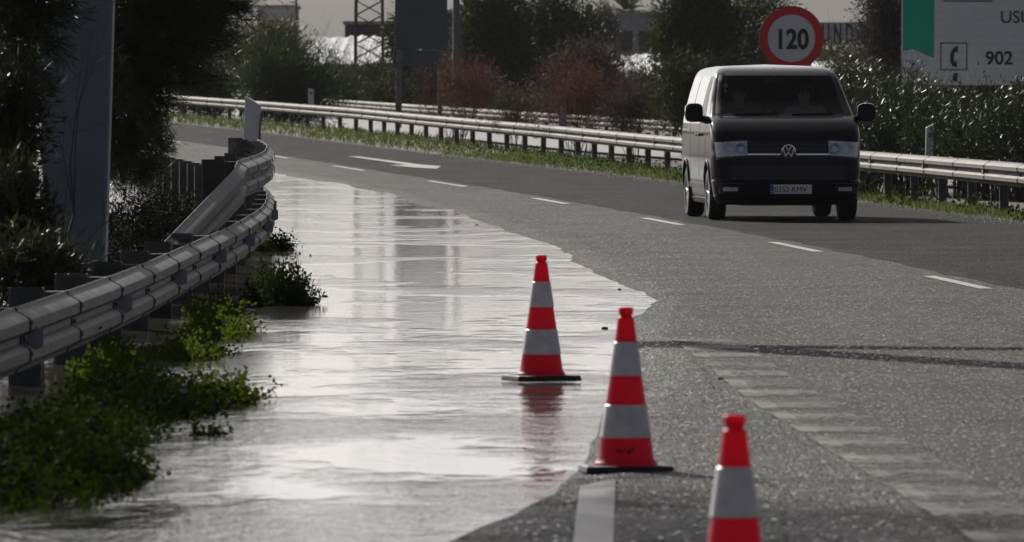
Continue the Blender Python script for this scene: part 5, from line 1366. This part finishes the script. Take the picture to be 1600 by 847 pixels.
def person(label, x, y, shirt, arms, turn=0.0, scale=1.0):
    """a seated figure grown as one skin over a jointed skeleton, plus clothing and hair"""
    root = VM @ Vector((x, y, .90)); o = None
    J = {'pelvis': (0, 0, 0, .15), 'waist': (0, .05, .18, .135), 'chest': (0, .08, .38, .155), 'neck0': (0, .07, .53, .075), 'neck': (0, .05, .575, .056), 'jaw': (0, .02, .63, .07), 'head': (0, .03, .72, .093), 'crown': (0, .04, .79, .07)}
    E = [('pelvis', 'waist'), ('waist', 'chest'), ('chest', 'neck0'), ('neck0', 'neck'), ('neck', 'jaw'), ('jaw', 'head'), ('head', 'crown')]
    J['nose'] = (0, -.078, .695, .016); E.append(('head', 'nose'))
    for s, nm in ((-1, 'a'), (1, 'b')):
        J['ear' + nm] = (s * .088, .035, .705, .016); E.append(('head', 'ear' + nm))
        J['sh' + nm] = (s * .20, .08, .47, .075); E.append(('chest', 'sh' + nm))
        el, wr = arms[0 if s < 0 else 1]
        J['el' + nm] = (*el, .048); J['wr' + nm] = (*wr, .032); E += [('sh' + nm, 'el' + nm), ('el' + nm, 'wr' + nm)]
        e, w0 = Vector(el), Vector(wr); d = (w0 - e).normalized(); side = d.cross(Vector((0, 0, 1))).normalized()
        J['pm' + nm] = (*(w0 + d * .06), .034); E.append(('wr' + nm, 'pm' + nm))
        J['hip' + nm] = (s * .11, -.03, -.02, .10); J['kn' + nm] = (s * .16, -.44, .02, .068); J['an' + nm] = (s * .16, -.52, -.22, .045); J['ft' + nm] = (s * .16, -.64, -.26, .04)
        E += [('pelvis', 'hip' + nm), ('hip' + nm, 'kn' + nm), ('kn' + nm, 'an' + nm), ('an' + nm, 'ft' + nm)]
        for k, (off, ln) in enumerate(((-.036, .062), (-.013, .075), (.011, .070), (.033, .055))):
            b = w0 + d * .075 + side * off; m_ = b + d * ln * .55 + Vector((0, 0, -.008)); t_ = b + d * ln * .8 + Vector((0, 0, -.035))
            J['f%d%s' % (k, nm)] = (*b, .0105); J['g%d%s' % (k, nm)] = (*m_, .0095); J['h%d%s' % (k, nm)] = (*t_, .008)
            E += [('pm' + nm, 'f%d%s' % (k, nm)), ('f%d%s' % (k, nm), 'g%d%s' % (k, nm)), ('g%d%s' % (k, nm), 'h%d%s' % (k, nm))]
        b = w0 + d * .03 + side * (.035 * (1 if s < 0 else -1)); t_ = b + d * .045 + side * (.03 * (1 if s < 0 else -1))
        J['th' + nm] = (*b, .012); J['tt' + nm] = (*t_, .010); E += [('pm' + nm, 'th' + nm), ('th' + nm, 'tt' + nm)]
    keys = list(J); idx = {k: i for i, k in enumerate(keys)}
    def skin(name, ks, es, grow_=0.0, sub=2):
        id2 = {k: i for i, k in enumerate(ks)}
        me = bpy.data.meshes.new(name); me.from_pydata([J[k][:3] for k in ks], [(id2[a], id2[b]) for a, b in es], [])
        ob = bpy.data.objects.new(name, me); COL.objects.link(ob)
        md = ob.modifiers.new('skin', 'SKIN'); sv = me.skin_vertices[0].data
        for k in ks:
            r = J[k][3] + grow_; sv[id2[k]].radius = (r * (1.25 if k in ('chest', 'waist', 'pelvis') else 1), r * (.85 if k in ('chest', 'waist') else 1)); sv[id2[k]].use_root = False
        sv[0].use_root = True
        sb = ob.modifiers.new('sub', 'SUBSURF'); sb.levels = sb.render_levels = sub
        bpy.context.view_layer.update()
        m2 = bpy.data.meshes.new_from_object(ob.evaluated_get(bpy.context.evaluated_depsgraph_get())); bpy.data.objects.remove(ob, do_unlink=True)
        m2.materials.clear()
        return m2
    me = skin('person', keys, E)
    o = link('person', me, M['skin'], None, True); o.location = root; o.rotation_euler = (0, 0, .069 + turn); tag(o, label, 'person')
    ck = [k for k in keys if k[:2] in ('pe', 'wa', 'ch', 'sh', 'el') or k in ('neck0',)]
    link('shirt', skin('shirt', ck, [e for e in E if e[0] in ck and e[1] in ck], .014), shirt, o, True)
    tk = [k for k in keys if k == 'pelvis' or k[:3] in ('hip', 'kna', 'knb', 'ana', 'anb')]
    link('trousers', skin('trousers', tk, [e for e in E if e[0] in tk and e[1] in tk], .013), M['shirt_dark'], o, True)
    hv = MB(); hv.lathe([(.098, -.02), (.103, .03), (.094, .075), (.062, .108), (.01, .118)], (0, .048, .725), 20); hv.build('hair', M['hair'], o, True)
    mb = MB()
    for s in (-1, 1): mb.lathe([(.002, -.012), (.012, -.006), (.012, .004), (.002, .008)], (s * .034, -.052, .717), 10, 'Y')
    mb.build('eyes', M['sign_black'], o)
    MB().box((0, -.058, .648), (.05, .012, .011)).build('mouth', M['sign_red'], o, bevel=.004)
    return o
person('driver in a pale top behind the steering wheel of the van', .40, 1.98, M['shirt_light'], (((-.26, -.16, .26), (-.16, -.44, .34)), ((.27, -.16, .24), (.15, -.44, .34))), .1)
person('dark-clothed passenger beside the driver in the van', -.44, 1.98, M['shirt_dark'], (((-.27, -.06, .22), (-.12, -.30, .10)), ((.27, -.06, .22), (.10, -.30, .10))), -.1)

# ------------------------------------------------------------------ light
SUN_EL, SUN_DIR = math.radians(27), Vector((-.415, .91, 0)).normalized()
w = bpy.data.worlds.new('World'); scene.world = w; w.use_nodes = True
nt = w.node_tree; nt.nodes.clear()
sky = nt.nodes.new('ShaderNodeTexSky'); sky.sky_type = 'NISHITA'; sky.sun_disc = False
sky.sun_elevation = SUN_EL; sky.sun_rotation = math.atan2(SUN_DIR.x, SUN_DIR.y)
sky.air_density = 0.25; sky.dust_density = 2.2; sky.ozone_density = 1.0; sky.altitude = 0
bg = nt.nodes.new('ShaderNodeBackground'); bg.inputs['Strength'].default_value = 0.067
ou = nt.nodes.new('ShaderNodeOutputWorld'); hs = nt.nodes.new('ShaderNodeHueSaturation'); hs.inputs['Saturation'].default_value = 0.42; nt.links.new(sky.outputs[0], hs.inputs['Color']); nt.links.new(hs.outputs[0], bg.inputs[0]); nt.links.new(bg.outputs[0], ou.inputs[0])
sl = bpy.data.lights.new('sun', 'SUN'); sl.energy = 5.0; sl.angle = math.radians(0.5); sl.color = (1.0, 0.94, 0.86)
so = bpy.data.objects.new('sun', sl); COL.objects.link(so)
sd = Vector((SUN_DIR.x * math.cos(SUN_EL), SUN_DIR.y * math.cos(SUN_EL), math.sin(SUN_EL)))
so.rotation_euler = sd.to_track_quat('Z', 'Y').to_euler(); so.location = sd * 100

# ------------------------------------------------------------------ damp air
m, nt_, out_ = newmat('damp_air')
pv = N(nt_, 'ShaderNodeVolumePrincipled'); pv.inputs['Color'].default_value = (0.86, 0.87, 0.90, 1); pv.inputs['Density'].default_value = 0.00006; pv.inputs['Anisotropy'].default_value = 0.0
nt_.links.new(pv.outputs[0], out_.inputs['Volume'])
tag(MB().box((0, 1500, 36), (5800, 3660, 80)).build('haze', m), kind='stuff')

# ------------------------------------------------------------------ camera
cam = bpy.data.cameras.new('camera'); cam.sensor_width = 36; cam.lens = 300; cam.clip_end = 12000; cam.clip_start = 1
cam.dof.use_dof = True; cam.dof.focus_distance = 84; cam.dof.aperture_fstop = 12.5
co = bpy.data.objects.new('camera', cam); COL.objects.link(co); co.location = (0, 0, CAMZ)
co.rotation_euler = (math.pi / 2 - math.atan((423.5 - HOR) / FOC), 0, 0)
scene.camera = co
scene.render.engine = 'CYCLES'
scene.view_settings.view_transform = 'Standard'; scene.view_settings.look = 'None'
scene.view_settings.exposure = 0.15; scene.view_settings.gamma = 1; scene.view_settings.use_curve_mapping = False
scene.cycles.use_denoising = True
scene.cycles.max_bounces = 6; scene.cycles.diffuse_bounces = 2; scene.cycles.glossy_bounces = 3; scene.cycles.transmission_bounces = 4; scene.cycles.transparent_max_bounces = 8
scene.cycles.sample_clamp_indirect = 4.0
